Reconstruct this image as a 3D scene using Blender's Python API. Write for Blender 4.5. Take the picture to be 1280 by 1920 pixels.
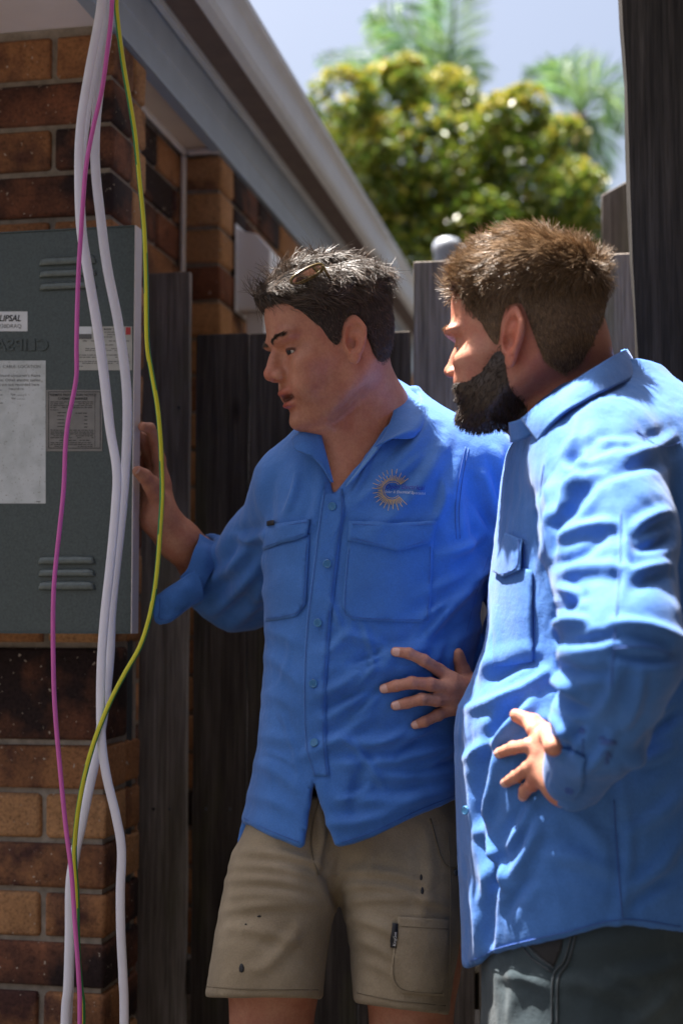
import bpy, bmesh, math, random
import numpy as np
from mathutils import Vector, Matrix
from mathutils.bvhtree import BVHTree

for o in list(bpy.data.objects):
    bpy.data.objects.remove(o)
SC = bpy.context.scene
COL = SC.collection
R = math.radians

# ------------------------------------------------------------------ camera
F = 2667.0                      # focal length in photograph pixels (50 mm on a 36 mm tall frame)
CAMZ = 1.2
TILT = math.atan(180.0 / F)     # the horizon lies 180 px under the picture's middle
cam = bpy.data.cameras.new('camera')
cam.sensor_fit = 'VERTICAL'
cam.sensor_height = 36.0
cam.sensor_width = 24.0
cam.lens = 50.0
cam.clip_start = 0.05
cam.clip_end = 3000
cam.dof.use_dof = True
cam.dof.focus_distance = 2.12
cam.dof.aperture_fstop = 2.8
camo = bpy.data.objects.new('camera', cam)
camo.location = (0, 0, CAMZ)
camo.rotation_euler = (math.pi / 2 + TILT, 0, 0)
COL.objects.link(camo)
SC.camera = camo

# ------------------------------------------------------------------ house axes (needed for the sun)
HA = R(10.8)
AR = Vector((math.cos(HA), -math.sin(HA), 0))     # along the front wall, to the right
AD = Vector((math.sin(HA), math.cos(HA), 0))      # along the side wall, away

# ------------------------------------------------------------------ sky and sun
SUN_EL = R(72)
SUN_BACK = R(17)                                   # how far the sun stands beyond square to the side wall
sh = (-AR) * math.cos(SUN_BACK) + AD * math.sin(SUN_BACK)
SUN_DIR = Vector((sh.x * math.cos(SUN_EL), sh.y * math.cos(SUN_EL), math.sin(SUN_EL)))
world = bpy.data.worlds.new('World')
SC.world = world
world.use_nodes = True
wn = world.node_tree.nodes
wl = world.node_tree.links
for n in list(wn):
    wn.remove(n)
sky = wn.new('ShaderNodeTexSky')
sky.sky_type = 'NISHITA'
sky.sun_disc = False
sky.sun_elevation = SUN_EL
sky.sun_rotation = math.atan2(SUN_DIR.x, SUN_DIR.y)
sky.air_density = 1.0
sky.dust_density = 8.0
sky.ozone_density = 1.0
bg = wn.new('ShaderNodeBackground')
bg.inputs['Strength'].default_value = 0.05
wo = wn.new('ShaderNodeOutputWorld')
wl.new(sky.outputs[0], bg.inputs['Color'])
wl.new(bg.outputs[0], wo.inputs['Surface'])
sl = bpy.data.lights.new('sun', 'SUN')
sl.energy = 5.0
sl.angle = R(0.5)
sl.color = (1.0, 0.95, 0.88)
so = bpy.data.objects.new('sun', sl)
so.rotation_euler = (-SUN_DIR).to_track_quat('-Z', 'Y').to_euler()
so.location = (-2, 3, 8)
COL.objects.link(so)

# ------------------------------------------------------------------ colour
SC.render.engine = 'CYCLES'
SC.view_settings.view_transform = 'Standard'
SC.view_settings.look = 'None'
SC.view_settings.exposure = 2.3
SC.view_settings.gamma = 1.0
SC.render.resolution_x = 682
SC.render.resolution_y = 1024

# ------------------------------------------------------------------ pixel <-> world
CT, ST = math.cos(TILT), math.sin(TILT)

def ray(px, py):
    x = (px - 640.0) / F
    y = (960.0 - py) / F
    return Vector((x, CT - y * ST, ST + y * CT))

CAMP = Vector((0, 0, CAMZ))

def P(px, py, Y):
    """point seen at photo pixel (px,py) at distance Y in front of the camera (world y)"""
    d = ray(px, py)
    return CAMP + d * (Y / d.y)

def proj(V):
    """numpy (N,3) world -> photo pixels"""
    V = np.asarray(V, dtype=np.float64)
    x = V[:, 0]
    y = V[:, 1]
    z = V[:, 2] - CAMZ
    dep = y * CT + z * ST
    up = -y * ST + z * CT
    return 640 + F * x / dep, 960 - F * up / dep

def on_plane(px, py, p0, n):
    d = ray(px, py)
    t = (p0 - CAMP).dot(n) / d.dot(n)
    return CAMP + d * t

C1 = P(203, 1140, 2.52)
C1.z = 0

def H(r, d, z=0.0):
    return Vector((C1.x, C1.y, 0)) + AR * r + AD * d + Vector((0, 0, z))

def house_rd(p):
    q = Vector((p.x - C1.x, p.y - C1.y, 0))
    return q.dot(AR), q.dot(AD)

# ------------------------------------------------------------------ object helpers
def tag(o, label=None, cat=None, group=None, kind=None):
    if label:
        o['label'] = label
    if cat:
        o['category'] = cat
    if group:
        o['group'] = group
    if kind:
        o['kind'] = kind
    return o

def empty(name, loc=(0, 0, 0), parent=None):
    o = bpy.data.objects.new(name, None)
    o.location = loc
    o.empty_display_size = 0.1
    COL.objects.link(o)
    if parent:
        o.parent = parent
    return o

def wloc(o):
    w = Vector(o.location)
    if o.parent is not None:
        w = w + o.matrix_parent_inverse.translation + wloc(o.parent)
    return w

def link(name, me, mats=None, parent=None):
    o = bpy.data.objects.new(name, me)
    COL.objects.link(o)
    if mats is not None:
        if not isinstance(mats, (list, tuple)):
            mats = [mats]
        if len(me.materials) == 0:
            for m in mats:
                me.materials.append(m)
    if parent is not None:
        o.parent = parent
        # parents here are only moved, never turned or scaled
        o.matrix_parent_inverse = Matrix.Translation(-wloc(parent))
    return o

def np_mesh(name, V, Fq, smooth=True):
    me = bpy.data.meshes.new(name)
    V = np.asarray(V, dtype=np.float32)
    me.vertices.add(len(V))
    me.vertices.foreach_set('co', V.ravel())
    Fq = np.asarray(Fq, dtype=np.int32)
    n, k = Fq.shape
    me.loops.add(n * k)
    me.loops.foreach_set('vertex_index', Fq.ravel())
    me.polygons.add(n)
    me.polygons.foreach_set('loop_start', np.arange(0, n * k, k, dtype=np.int32))
    me.polygons.foreach_set('loop_total', np.full(n, k, dtype=np.int32))
    me.polygons.foreach_set('use_smooth', np.full(n, smooth, dtype=bool))
    me.update(calc_edges=True)
    me.validate()
    return me

def bm_mesh(name, bm, smooth=False):
    me = bpy.data.meshes.new(name)
    bmesh.ops.recalc_face_normals(bm, faces=bm.faces[:])
    bm.to_mesh(me)
    bm.free()
    if smooth:
        me.polygons.foreach_set('use_smooth', np.full(len(me.polygons), True, dtype=bool))
    return me

def add_box(bm, o, ax, ay, az, sx, sy, sz):
    """box from corner o along unit axes with sizes"""
    vs = []
    for k in (0, 1):
        for j in (0, 1):
            for i in (0, 1):
                vs.append(bm.verts.new(o + ax * (sx * i) + ay * (sy * j) + az * (sz * k)))
    for f in ((0, 1, 3, 2), (4, 6, 7, 5), (0, 4, 5, 1), (2, 3, 7, 6), (0, 2, 6, 4), (1, 5, 7, 3)):
        bm.faces.new([vs[i] for i in f])
    return vs

def box_mesh(name, o, ax, ay, az, sx, sy, sz, bevel=0.0, seg=1):
    bm = bmesh.new()
    add_box(bm, o, ax, ay, az, sx, sy, sz)
    if bevel > 0:
        bmesh.ops.bevel(bm, geom=bm.edges[:], offset=bevel, segments=seg, profile=0.5, affect='EDGES')
    return bm_mesh(name, bm)

UZ = Vector((0, 0, 1))

def prism_mesh(name, pts, ext):
    """closed polygon pts (list of Vector) extruded by vector ext"""
    bm = bmesh.new()
    a = [bm.verts.new(p) for p in pts]
    b = [bm.verts.new(p + ext) for p in pts]
    bm.faces.new(a)
    bm.faces.new(b[::-1])
    n = len(pts)
    for i in range(n):
        bm.faces.new((a[i], b[i], b[(i + 1) % n], a[(i + 1) % n]))
    return bm_mesh(name, bm)

def catmull(pts, n):
    pts = [np.array(p, dtype=float) for p in pts]
    pts = [2 * pts[0] - pts[1]] + pts + [2 * pts[-1] - pts[-2]]
    out = []
    m = len(pts) - 3
    for k in range(n):
        u = k / (n - 1) * m
        i = min(int(u), m - 1)
        t = u - i
        p0, p1, p2, p3 = pts[i:i + 4]
        out.append(0.5 * ((2 * p1) + (-p0 + p2) * t + (2 * p0 - 5 * p1 + 4 * p2 - p3) * t * t + (-p0 + 3 * p1 - 3 * p2 + p3) * t ** 3))
    return np.array(out)

def tube_mesh(name, pts, radii, seg=10, flat=1.0, flat_axis=None):
    """tube along pts (N,3); flat scales the section along flat_axis"""
    pts = np.asarray(pts, float)
    n = len(pts)
    if np.isscalar(radii):
        radii = np.full(n, radii)
    tan = np.gradient(pts, axis=0)
    tan /= np.linalg.norm(tan, axis=1)[:, None] + 1e-9
    ref = np.array(flat_axis if flat_axis is not None else (0.0, 1.0, 0.0))
    V = []
    for i in range(n):
        b = np.cross(tan[i], ref)
        b /= np.linalg.norm(b) + 1e-9
        c = np.cross(b, tan[i])
        for k in range(seg):
            a = 2 * math.pi * k / seg
            V.append(pts[i] + radii[i] * (b * math.cos(a) + c * math.sin(a) * flat))
    Fq = []
    for i in range(n - 1):
        for k in range(seg):
            k2 = (k + 1) % seg
            Fq.append((i * seg + k, i * seg + k2, (i + 1) * seg + k2, (i + 1) * seg + k))
    nv = len(V)
    V.append(pts[0])
    V.append(pts[-1])
    me = bpy.data.meshes.new(name)
    faces = Fq + [(nv, (k + 1) % seg, k) for k in range(seg)] + \
        [(nv + 1, (n - 1) * seg + k, (n - 1) * seg + (k + 1) % seg) for k in range(seg)]
    me.from_pydata([tuple(v) for v in V], [], faces)
    me.polygons.foreach_set('use_smooth', np.full(len(me.polygons), True, dtype=bool))
    me.update()
    return me

# ------------------------------------------------------------------ materials
MATS = {}

def new_mat(name):
    m = bpy.data.materials.new(name)
    m.use_nodes = True
    nt = m.node_tree
    b = nt.nodes['Principled BSDF']
    return m, nt, b

def N(nt, typ, **kw):
    n = nt.nodes.new(typ)
    for k, v in kw.items():
        if k in n.inputs:
            n.inputs[k].default_value = v
        else:
            setattr(n, k, v)
    return n

def ramp(nt, fac, stops, interp='LINEAR'):
    r = nt.nodes.new('ShaderNodeValToRGB')
    r.color_ramp.interpolation = interp
    e = r.color_ramp.elements
    while len(e) < len(stops):
        e.new(0.5)
    for i, (p, c) in enumerate(stops):
        e[i].position = p
        e[i].color = (c[0], c[1], c[2], 1)
    nt.links.new(fac, r.inputs['Fac'])
    return r.outputs['Color']

def coords(nt, scale=(1, 1, 1), kind='Object'):
    tc = nt.nodes.new('ShaderNodeTexCoord')
    mp = nt.nodes.new('ShaderNodeMapping')
    mp.inputs['Scale'].default_value = scale
    nt.links.new(tc.outputs[kind], mp.inputs['Vector'])
    return mp.outputs['Vector']

def noise(nt, vec, scale, detail=4, rough=0.55):
    n = nt.nodes.new('ShaderNodeTexNoise')
    n.inputs['Scale'].default_value = scale
    n.inputs['Detail'].default_value = detail
    n.inputs['Roughness'].default_value = rough
    if vec is not None:
        nt.links.new(vec, n.inputs['Vector'])
    return n.outputs['Fac']

def mixc(nt, fac, a, b, mode='MIX'):
    m = nt.nodes.new('ShaderNodeMix')
    m.data_type = 'RGBA'
    m.blend_type = mode
    for s, v in ((0, fac), (6, a), (7, b)):
        if hasattr(v, 'is_linked') or hasattr(v, 'links'):
            nt.links.new(v, m.inputs[s])
        elif s == 0:
            m.inputs[0].default_value = v
        else:
            m.inputs[s].default_value = (v[0], v[1], v[2], 1)
    return m.outputs[2]

def bump(nt, b, h, strength=0.3, dist=0.002):
    bn = nt.nodes.new('ShaderNodeBump')
    bn.inputs['Strength'].default_value = strength
    bn.inputs['Distance'].default_value = dist
    nt.links.new(h, bn.inputs['Height'])
    nt.links.new(bn.outputs[0], b.inputs['Normal'])

def objrand(nt):
    oi = nt.nodes.new('ShaderNodeObjectInfo')
    return oi.outputs['Random']

def addvec(nt, vec, rnd, k=37.0):
    """shift a vector by the object's own random number so alike pieces differ"""
    mu = N(nt, 'ShaderNodeMath', operation='MULTIPLY')
    nt.links.new(rnd, mu.inputs[0])
    mu.inputs[1].default_value = k
    va = N(nt, 'ShaderNodeVectorMath', operation='ADD')
    nt.links.new(vec, va.inputs[0])
    nt.links.new(mu.outputs[0], va.inputs[1])
    return va.outputs[0]

def plain(name, col, rough=0.6, var=0.12, nscale=30, bumpk=0.0, metal=0.0, spec=0.5):
    m, nt, b = new_mat(name)
    v = coords(nt)
    f = noise(nt, v, nscale)
    c = ramp(nt, f, [(0.3, [x * (1 - var) for x in col]), (0.7, [min(1, x * (1 + var)) for x in col])])
    nt.links.new(c, b.inputs['Base Color'])
    b.inputs['Roughness'].default_value = rough
    b.inputs['Metallic'].default_value = metal
    b.inputs['Specular IOR Level'].default_value = spec
    if bumpk:
        bump(nt, b, f, bumpk)
    MATS[name] = m
    return m

def brick_mat(name, c0, c1, dark, darkamt):
    m, nt, b = new_mat(name)
    v = addvec(nt, coords(nt), objrand(nt))
    big = noise(nt, v, 9, 3)
    fine = noise(nt, v, 160, 5, 0.7)
    base = ramp(nt, big, [(0.3, c0), (0.7, c1)])
    dk = ramp(nt, noise(nt, v, 6, 4), [(0.62 - darkamt, (0, 0, 0)), (0.74 - darkamt * 0.8, (1, 1, 1))])
    col = mixc(nt, dk, base, dark)
    sp = ramp(nt, fine, [(0.28, (0.45, 0.45, 0.45)), (0.5, (1, 1, 1)), (0.75, (1.35, 1.3, 1.2))])
    col = mixc(nt, 1.0, col, sp, 'MULTIPLY')
    wh = ramp(nt, noise(nt, v, 120, 1), [(0.72, (0, 0, 0)), (0.78, (1, 1, 1))])
    col = mixc(nt, wh, col, (0.5, 0.42, 0.34))
    nt.links.new(col, b.inputs['Base Color'])
    b.inputs['Roughness'].default_value = 0.85
    b.inputs['Specular IOR Level'].default_value = 0.25
    bump(nt, b, fine, 0.7, 0.003)
    MATS[name] = m

brick_mat('brick_tan', (0.36, 0.185, 0.085), (0.50, 0.27, 0.13), (0.10, 0.04, 0.03), 0.04)
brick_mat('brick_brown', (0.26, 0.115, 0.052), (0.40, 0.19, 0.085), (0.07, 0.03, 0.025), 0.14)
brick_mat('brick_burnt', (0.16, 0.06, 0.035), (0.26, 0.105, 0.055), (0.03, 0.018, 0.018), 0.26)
plain('mortar', (0.27, 0.23, 0.19), 0.95, 0.25, 60, 0.6)

def wood_mat(name, dark, mid, light, moss=0.0):
    m, nt, b = new_mat(name)
    rnd = objrand(nt)
    v = addvec(nt, coords(nt, (1, 1, 0.035)), rnd, 11.0)
    g1 = noise(nt, v, 55, 6, 0.65)
    g2 = noise(nt, v, 210, 4, 0.6)
    blot = noise(nt, addvec(nt, coords(nt, (1, 1, 0.3)), rnd, 5.0), 7, 4)
    c = ramp(nt, g1, [(0.25, dark), (0.5, mid), (0.75, light)])
    c2 = ramp(nt, g2, [(0.3, (0.45, 0.45, 0.45)), (0.6, (1.1, 1.1, 1.1))])
    c = mixc(nt, 0.8, c, c2, 'MULTIPLY')
    bl = ramp(nt, blot, [(0.35, (0.45, 0.42, 0.4)), (0.65, (1.15, 1.15, 1.15))])
    c = mixc(nt, 0.8, c, bl, 'MULTIPLY')
    # knots and split marks
    kn = nt.nodes.new('ShaderNodeTexVoronoi')
    kn.inputs['Scale'].default_value = 5.0
    nt.links.new(addvec(nt, coords(nt, (1.6, 1.6, 0.55)), rnd, 23.0), kn.inputs['Vector'])
    kf = ramp(nt, kn.outputs['Distance'], [(0.05, (1, 1, 1)), (0.11, (0, 0, 0))])
    c = mixc(nt, kf, c, [x * 0.35 for x in dark])
    pr = nt.nodes.new('ShaderNodeMath')
    pr.operation = 'MULTIPLY_ADD'
    nt.links.new(rnd, pr.inputs[0])
    pr.inputs[1].default_value = 0.5
    pr.inputs[2].default_value = 0.72
    c = mixc(nt, 1.0, c, pr.outputs[0], 'MULTIPLY')
    if moss:
        mo = ramp(nt, noise(nt, addvec(nt, coords(nt, (1, 1, 0.25)), rnd, 3.0), 12, 5), [(0.55, (0, 0, 0)), (0.75, (moss, moss, moss))])
        c = mixc(nt, mo, c, (0.10, 0.10, 0.03))
    nt.links.new(c, b.inputs['Base Color'])
    b.inputs['Roughness'].default_value = 0.85
    b.inputs['Specular IOR Level'].default_value = 0.2
    bump(nt, b, g2, 0.6, 0.003)
    MATS[name] = m

wood_mat('paling_dark', (0.025, 0.019, 0.015), (0.075, 0.06, 0.05), (0.13, 0.108, 0.092), 0.35)  # tone also carries the house's shade over the left palings
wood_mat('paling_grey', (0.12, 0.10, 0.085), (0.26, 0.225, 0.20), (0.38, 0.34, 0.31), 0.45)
wood_mat('post_black', (0.012, 0.010, 0.009), (0.03, 0.026, 0.023), (0.07, 0.06, 0.052), 0.0)

plain('gutter_steel', (0.58, 0.61, 0.65), 0.45, 0.06, 14, 0.05)
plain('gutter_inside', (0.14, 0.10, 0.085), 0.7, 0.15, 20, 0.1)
plain('fascia_paint', (0.30, 0.36, 0.44), 0.45, 0.08, 10, 0.05)
plain('soffit_paint', (0.66, 0.54, 0.42), 0.8, 0.06, 8, 0.05)
plain('soffit_white', (0.74, 0.68, 0.68), 0.8, 0.05, 8, 0.05)
plain('white_trim', (0.72, 0.66, 0.62), 0.6, 0.06, 20)
plain('roof_tile', (0.2, 0.12, 0.09), 0.8, 0.2, 12)
plain('white_plastic', (0.80, 0.80, 0.84), 0.35, 0.03, 8)
plain('concrete', (0.060, 0.055, 0.05), 0.9, 0.2, 14, 0.4)
plain('soil', (0.04, 0.033, 0.026), 0.95, 0.3, 9, 0.6)
plain('dark_pipe', (0.035, 0.042, 0.05), 0.5, 0.2, 25)

# =================================================================== GROUND
bm = bmesh.new()
S = 1500
vs = [bm.verts.new((x, y, 0)) for x, y in ((-S, -S), (S, -S), (S, S), (-S, S))]
bm.faces.new(vs)
tag(link('ground', bm_mesh('ground', bm), MATS['soil']), kind='structure')
# concrete path along the house, slab by slab
path = tag(link('path', box_mesh('path', H(0.02, -6, -0.06), AR, AD, UZ, 1.25, 14.0, 0.075), MATS['soil']), kind='structure')
slab = box_mesh('path_slab', Vector((0, 0, 0)), AR, AD, UZ, 1.2, 0.98, 0.03, 0.006)
for i in range(12):
    o = link('path_slab', slab, MATS['concrete'], path)
    o.location = H(0.05, -5.9 + i * 1.0, 0.0)

# =================================================================== HOUSE
house = empty('brick_house', H(0, 0, 0))
tag(house, 'brown brick house wall with cream soffit and blue grey steel gutter', 'house')
CH = 0.0858                    # course height
BL, BH_, BD = 0.230, 0.0760, 0.110
ZTOP = 2.262                   # soffit height
REC = 0.095                    # depth of the recess in the side wall
rb = random.Random(4)

def brick_variant(seed, L):
    r = random.Random(seed)
    bm = bmesh.new()
    add_box(bm, Vector((0, 0, 0)), Vector((1, 0, 0)), Vector((0, 1, 0)), UZ, L, BD, BH_)
    bmesh.ops.bevel(bm, geom=bm.edges[:], offset=0.007, segments=2, profile=0.5, affect='EDGES')
    for v in bm.verts:
        v.co += Vector((r.uniform(-1, 1), r.uniform(-1, 1), r.uniform(-1, 1))) * 0.0013
    return bm_mesh('brick', bm, True)

BMESH = {}

def brick(parent, origin, ax, L, mat, dep=1):
    """brick with its lower near corner at origin, length along ax; front face faces ax x up (turned inwards by dep)"""
    key = (round(L, 3), mat, rb.randrange(3))
    if key not in BMESH:
        me = brick_variant(len(BMESH) + 7, L)
        me.materials.append(MATS[mat])
        BMESH[key] = me
    o = bpy.data.objects.new('brick', BMESH[key])
    COL.objects.link(o)
    o.parent = parent
    o.matrix_parent_inverse = Matrix.Translation(-wloc(parent))
    o.location = origin
    ang = math.atan2(ax.y, ax.x)
    o.rotation_euler = (0, 0, ang)
    return o

def pick():
    u = rb.random()
    return 'brick_tan' if u < 0.40 else ('brick_brown' if u < 0.75 else 'brick_burnt')

# ---- front wall: mortar core set 9 mm behind the brick faces
def core(name, pts, z0, z1):
    return link(name, prism_mesh(name, [Vector((p.x, p.y, z0)) for p in pts], Vector((0, 0, z1 - z0))), MATS['mortar'], house)

J = 0.009
w1 = core('wall', [H(-2.2, J), H(-J, J), H(-J, 0.18), H(-REC - J, 0.181), H(-REC - J, 0.55), H(-2.2, 0.55)], 0, ZTOP)
NC = 26
BIG = (10, 11)                 # courses taken by the tall block below the door
zc = [ZTOP - 0.008 - (k + 1) * CH for k in range(NC)]
named = {0: 'brick_brown', 1: 'brick_brown', 2: 'brick_brown', 3: 'brick_burnt', 4: 'brick_brown'}
# vertical joints as seen in the photograph: upper courses break near px 80, every second course
skipped = []
for k in range(NC):
    z = zc[k]
    if z < 0.02:
        continue
    half = (k % 2 == 0)
    # the corner brick: long face in front on one course, header on the next
    y_mid = 1140 - (z + 0.038 - CAMZ) * F / 2.52
    if 1190 < y_mid < 1360:
        skipped.append(z)
        continue
    # full bricks to the left of the corner
    x = 0.0
    first = True
    while x > -0.75:
        L = BD if (half and first) else BL
        if half and first:
            L = 0.112
        mat = pick()
        if k in named and rb.random() < 0.8:
            mat = named[k]
        brick(w1, H(x - L, 0, z), AR, L, mat)
        x -= L + 0.010
        first = False
# the tall block under the door
zb1 = max(skipped) + BH_
zb0 = min(skipped)
bm = bmesh.new()
add_box(bm, H(-0.46, 0, zb0), AR, AD, UZ, 0.46, 0.11, zb1 - zb0)
bmesh.ops.bevel(bm, geom=bm.edges[:], offset=0.007, segments=2, profile=0.5, affect='EDGES')
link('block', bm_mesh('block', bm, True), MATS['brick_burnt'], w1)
# headers on the pier's side face (0.18 deep): one header, then half plus header
for k in range(NC):
    z = zc[k]
    if z < 0.02:
        continue
    y_mid = 1140 - (z + 0.038 - CAMZ) * F / 2.52
    if 1190 < y_mid < 1360:
        continue
    for (d0, L) in (((0.116, 0.068),) if k % 2 == 0 else ((0.116, 0.068),)):
        brick(w1, H(0.0, d0, z), AD, L, 'brick_tan' if k < 6 else pick())

# ---- recess back wall and second pier
w2pts = [H(-REC - J, 0.56), H(-REC - J, 0.72 + J), H(-J, 0.72 + J), H(-J, 5.2), H(-2.2, 5.2), H(-2.2, 0.56)]
w2 = core('wall', w2pts, 0, ZTOP)
for k in range(NC):
    z = zc[k]
    if z < 0.3:
        continue
    # recess back (runs along AD at r=-REC)
    off = 0.0 if k % 2 else -0.12
    d = 0.19 + off
    while d < 0.70:
        a = max(d, 0.186)
        b_ = min(d + BL, 0.712)
        if b_ - a > 0.03:
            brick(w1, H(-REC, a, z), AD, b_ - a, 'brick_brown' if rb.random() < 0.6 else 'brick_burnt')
        d += BL + 0.010
    # the face of the second pier, facing the camera
    m = ('brick_tan', 'brick_tan', 'brick_tan', 'brick_burnt', 'brick_tan', 'brick_tan', 'brick_brown')[k % 7]
    brick(w2, H(-REC + 0.001, 0.72, z), AR, REC - 0.001, m)
    # side wall going away
    if z > 1.25:
        d = 0.72 + BD + 0.010 + (0.12 if k % 2 else 0.0)
        if k % 2:
            brick(w2, H(0, 0.72 + BD + 0.010, z), AD, 0.11, pick())
        while d < 3.9:
            brick(w2, H(0, d, z), AD, BL, 'brick_tan' if rb.random() < 0.55 else pick())
            d += BL + 0.010

# ---- soffits, trims
link('soffit', box_mesh('soffit', H(-2.2, -0.55, ZTOP + 0.001), AR, AD, UZ, 2.2, 0.73, 0.02), MATS['soffit_white'], house)
link('soffit', box_mesh('soffit', H(-0.4, 0.181, ZTOP + 0.001), AR, AD, UZ, 0.40, 0.55, 0.02), MATS['soffit_paint'], house)
link('quad_moulding', box_mesh('quad_moulding', H(-REC + 0.001, 0.182, ZTOP - 0.014), AR, AD, UZ, 0.013, 0.535, 0.0145, 0.004), MATS['white_trim'], house)
link('quad_moulding', box_mesh('quad_moulding', H(-REC + 0.015, 0.706, ZTOP - 0.014), AR, AD, UZ, 0.08, 0.013, 0.0145, 0.004), MATS['white_trim'], house)
link('corner_strip', box_mesh('corner_strip', H(-REC + 0.001, 0.703, 0.05), AR, AD, UZ, 0.011, 0.016, ZTOP - 0.066, 0.003), MATS['white_trim'], house)

# ---- fascia and quad gutter along the side, profile in (r, z)
G0, G1 = -0.75, 6.0
def run(name, prof, mat, d0=G0, d1=G1, smooth=False):
    pts = [H(r, d0, z) for r, z in prof]
    return link(name, prism_mesh(name, pts, AD * (d1 - d0)), MATS[mat], house)
ZF = ZTOP
run('fascia', [(-0.022, ZF - 0.012), (0.004, ZF - 0.012), (0.004, ZF + 0.045), (0.008, ZF + 0.048), (0.008, ZF + 0.105), (0.004, ZF + 0.108), (0.004, ZF + 0.2), (-0.022, ZF + 0.2)], 'fascia_paint')
run('fascia_bead', [(0.0085, ZF + 0.118), (0.022, ZF + 0.118), (0.022, ZF + 0.137), (0.0085, ZF + 0.137)], 'gutter_steel')
# gutter: thin folded sheet, open at the top
gp = [(0.010, ZF + 0.26), (0.010, ZF + 0.140), (0.085, ZF + 0.132), (0.102, ZF + 0.140), (0.107, ZF + 0.156), (0.107, ZF + 0.212), (0.113, ZF + 0.222),
      (0.122, ZF + 0.230), (0.122, ZF + 0.246), (0.113, ZF + 0.250)]
th = 0.002
inner = [(r - (0.002 if i > 2 else -0.002), z + (0.002 if i < 6 else 0.0)) for i, (r, z) in enumerate(gp)]
gut = run('gutter', gp + inner[::-1], 'gutter_steel')
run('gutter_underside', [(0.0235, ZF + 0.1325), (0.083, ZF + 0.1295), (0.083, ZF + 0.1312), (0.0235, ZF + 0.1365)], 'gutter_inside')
# roof: sloping sheet that rises from the gutter
rp = []
sl_ = math.tan(R(22))
link('roof', prism_mesh('roof', [H(0.05, G0, ZF + 0.235), H(0.05, G0, ZF + 0.26), H(-2.6, G0, ZF + 0.26 + 2.65 * sl_), H(-2.6, G0, ZF + 0.235 + 2.65 * sl_)], AD * (G1 - G0)), MATS['roof_tile'], house)
# closing board over the side wall between soffit and roof
link('eave_board', box_mesh('eave_board', H(-2.2, 0.74, ZTOP + 0.002), AR, AD, UZ, 2.17, 4.4, 0.02), MATS['soffit_paint'], house)
# dark pipe that runs down the corner, clipped to the pier
pm = tube_mesh('down_pipe', [P(237, 1205, 2.66) * 1.0 + UZ * 0.5, P(237, 1205, 2.66), Vector((P(237, 1205, 2.66).x, P(237, 1205, 2.66).y, 0.0))], 0.0125, 12)
link('conduit_pipe', pm, MATS['dark_pipe'], house)

# =================================================================== WHITE METER COVER on the side wall
def rwall(px, py):
    return on_plane(px, py, H(0.0, 0, 0), AR)
cov = empty('conduit_cover', H(0, 0.9, 0))
tag(cov, 'white plastic conduit cover with sloped top on the brick side wall', 'conduit cover')
zt = P(470, 425, 3.34).z
zbm = P(470, 580, 3.34).z
c0 = 0.85
pf = [(0.004, zt), (0.010, zt), (0.012, zt - 0.010), (0.050, zt - 0.014), (0.084, zt - 0.055), (0.084, zbm), (0.004, zbm)]
bm = bmesh.new()
a = [bm.verts.new(H(r, c0, z)) for r, z in pf]
b = [bm.verts.new(H(r, c0 + 0.12, z)) for r, z in pf]
bm.faces.new(a); bm.faces.new(b[::-1])
for i in range(len(pf)):
    bm.faces.new((a[i], b[i], b[(i + 1) % len(pf)], a[(i + 1) % len(pf)]))
bmesh.ops.bevel(bm, geom=bm.edges[:], offset=0.003, segments=2, profile=0.5, affect='EDGES')
link('cover', bm_mesh('cover', bm), MATS['white_plastic'], cov)
link('back_plate', box_mesh('back_plate', H(0.001, c0 - 0.012, zbm - 0.004), AR, AD, UZ, 0.0028, 0.15, zt - zbm + 0.014, 0.001), MATS['white_plastic'], cov)
link('conduit', box_mesh('conduit', H(0.022, c0 + 0.015, 0.03), AR, AD, UZ, 0.045, 0.05, zbm - 0.031, 0.004, 2), MATS['white_plastic'], cov)

# =================================================================== FENCE
D0 = 0.30
fence = empty('paling_fence', H(0.3, D0, 0))
tag(fence, 'weathered dark timber paling fence between the brick wall and the side boundary', 'fence')
FN = AD
def fr(px):
    return house_rd(on_plane(px, 1140, H(0, D0), AD))[0]
rf = random.Random(11)
def paling(parent, r0, r1, ztop, mat, d=D0, thick=0.014, lean=0.0, slant=0.0):
    bm = bmesh.new()
    n = 14
    rows = []
    for i in range(n + 1):
        t = i / n
        z = 0.03 + (ztop - 0.03) * t
        j = rf.uniform(-1, 1) * 0.0009
        l = r0 + lean * z + j
        r_ = r1 + lean * z + rf.uniform(-1, 1) * 0.0009
        zl, zr = z, z + (slant if i == n else 0)
        w = rf.uniform(-1, 1) * 0.0008
        rows.append([bm.verts.new(H(l, d + w, zl)), bm.verts.new(H(r_, d + w, zr)), bm.verts.new(H(r_, d + thick + w, zr)), bm.verts.new(H(l, d + thick + w, zl))])
    for i in range(n):
        for k in range(4):
            k2 = (k + 1) % 4
            bm.faces.new((rows[i][k], rows[i][k2], rows[i + 1][k2], rows[i + 1][k]))
    bm.faces.new(rows[0][::-1])
    bm.faces.new(rows[-1])
    bmesh.ops.bevel(bm, geom=[e for e in bm.edges if abs((e.verts[0].co - e.verts[1].co).normalized().z) > 0.9 or (e.verts[0] in rows[-1] and e.verts[1] in rows[-1])], offset=0.0018, segments=1, affect='EDGES')
    return link('paling', bm_mesh('paling', bm), MATS[mat], parent)

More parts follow.
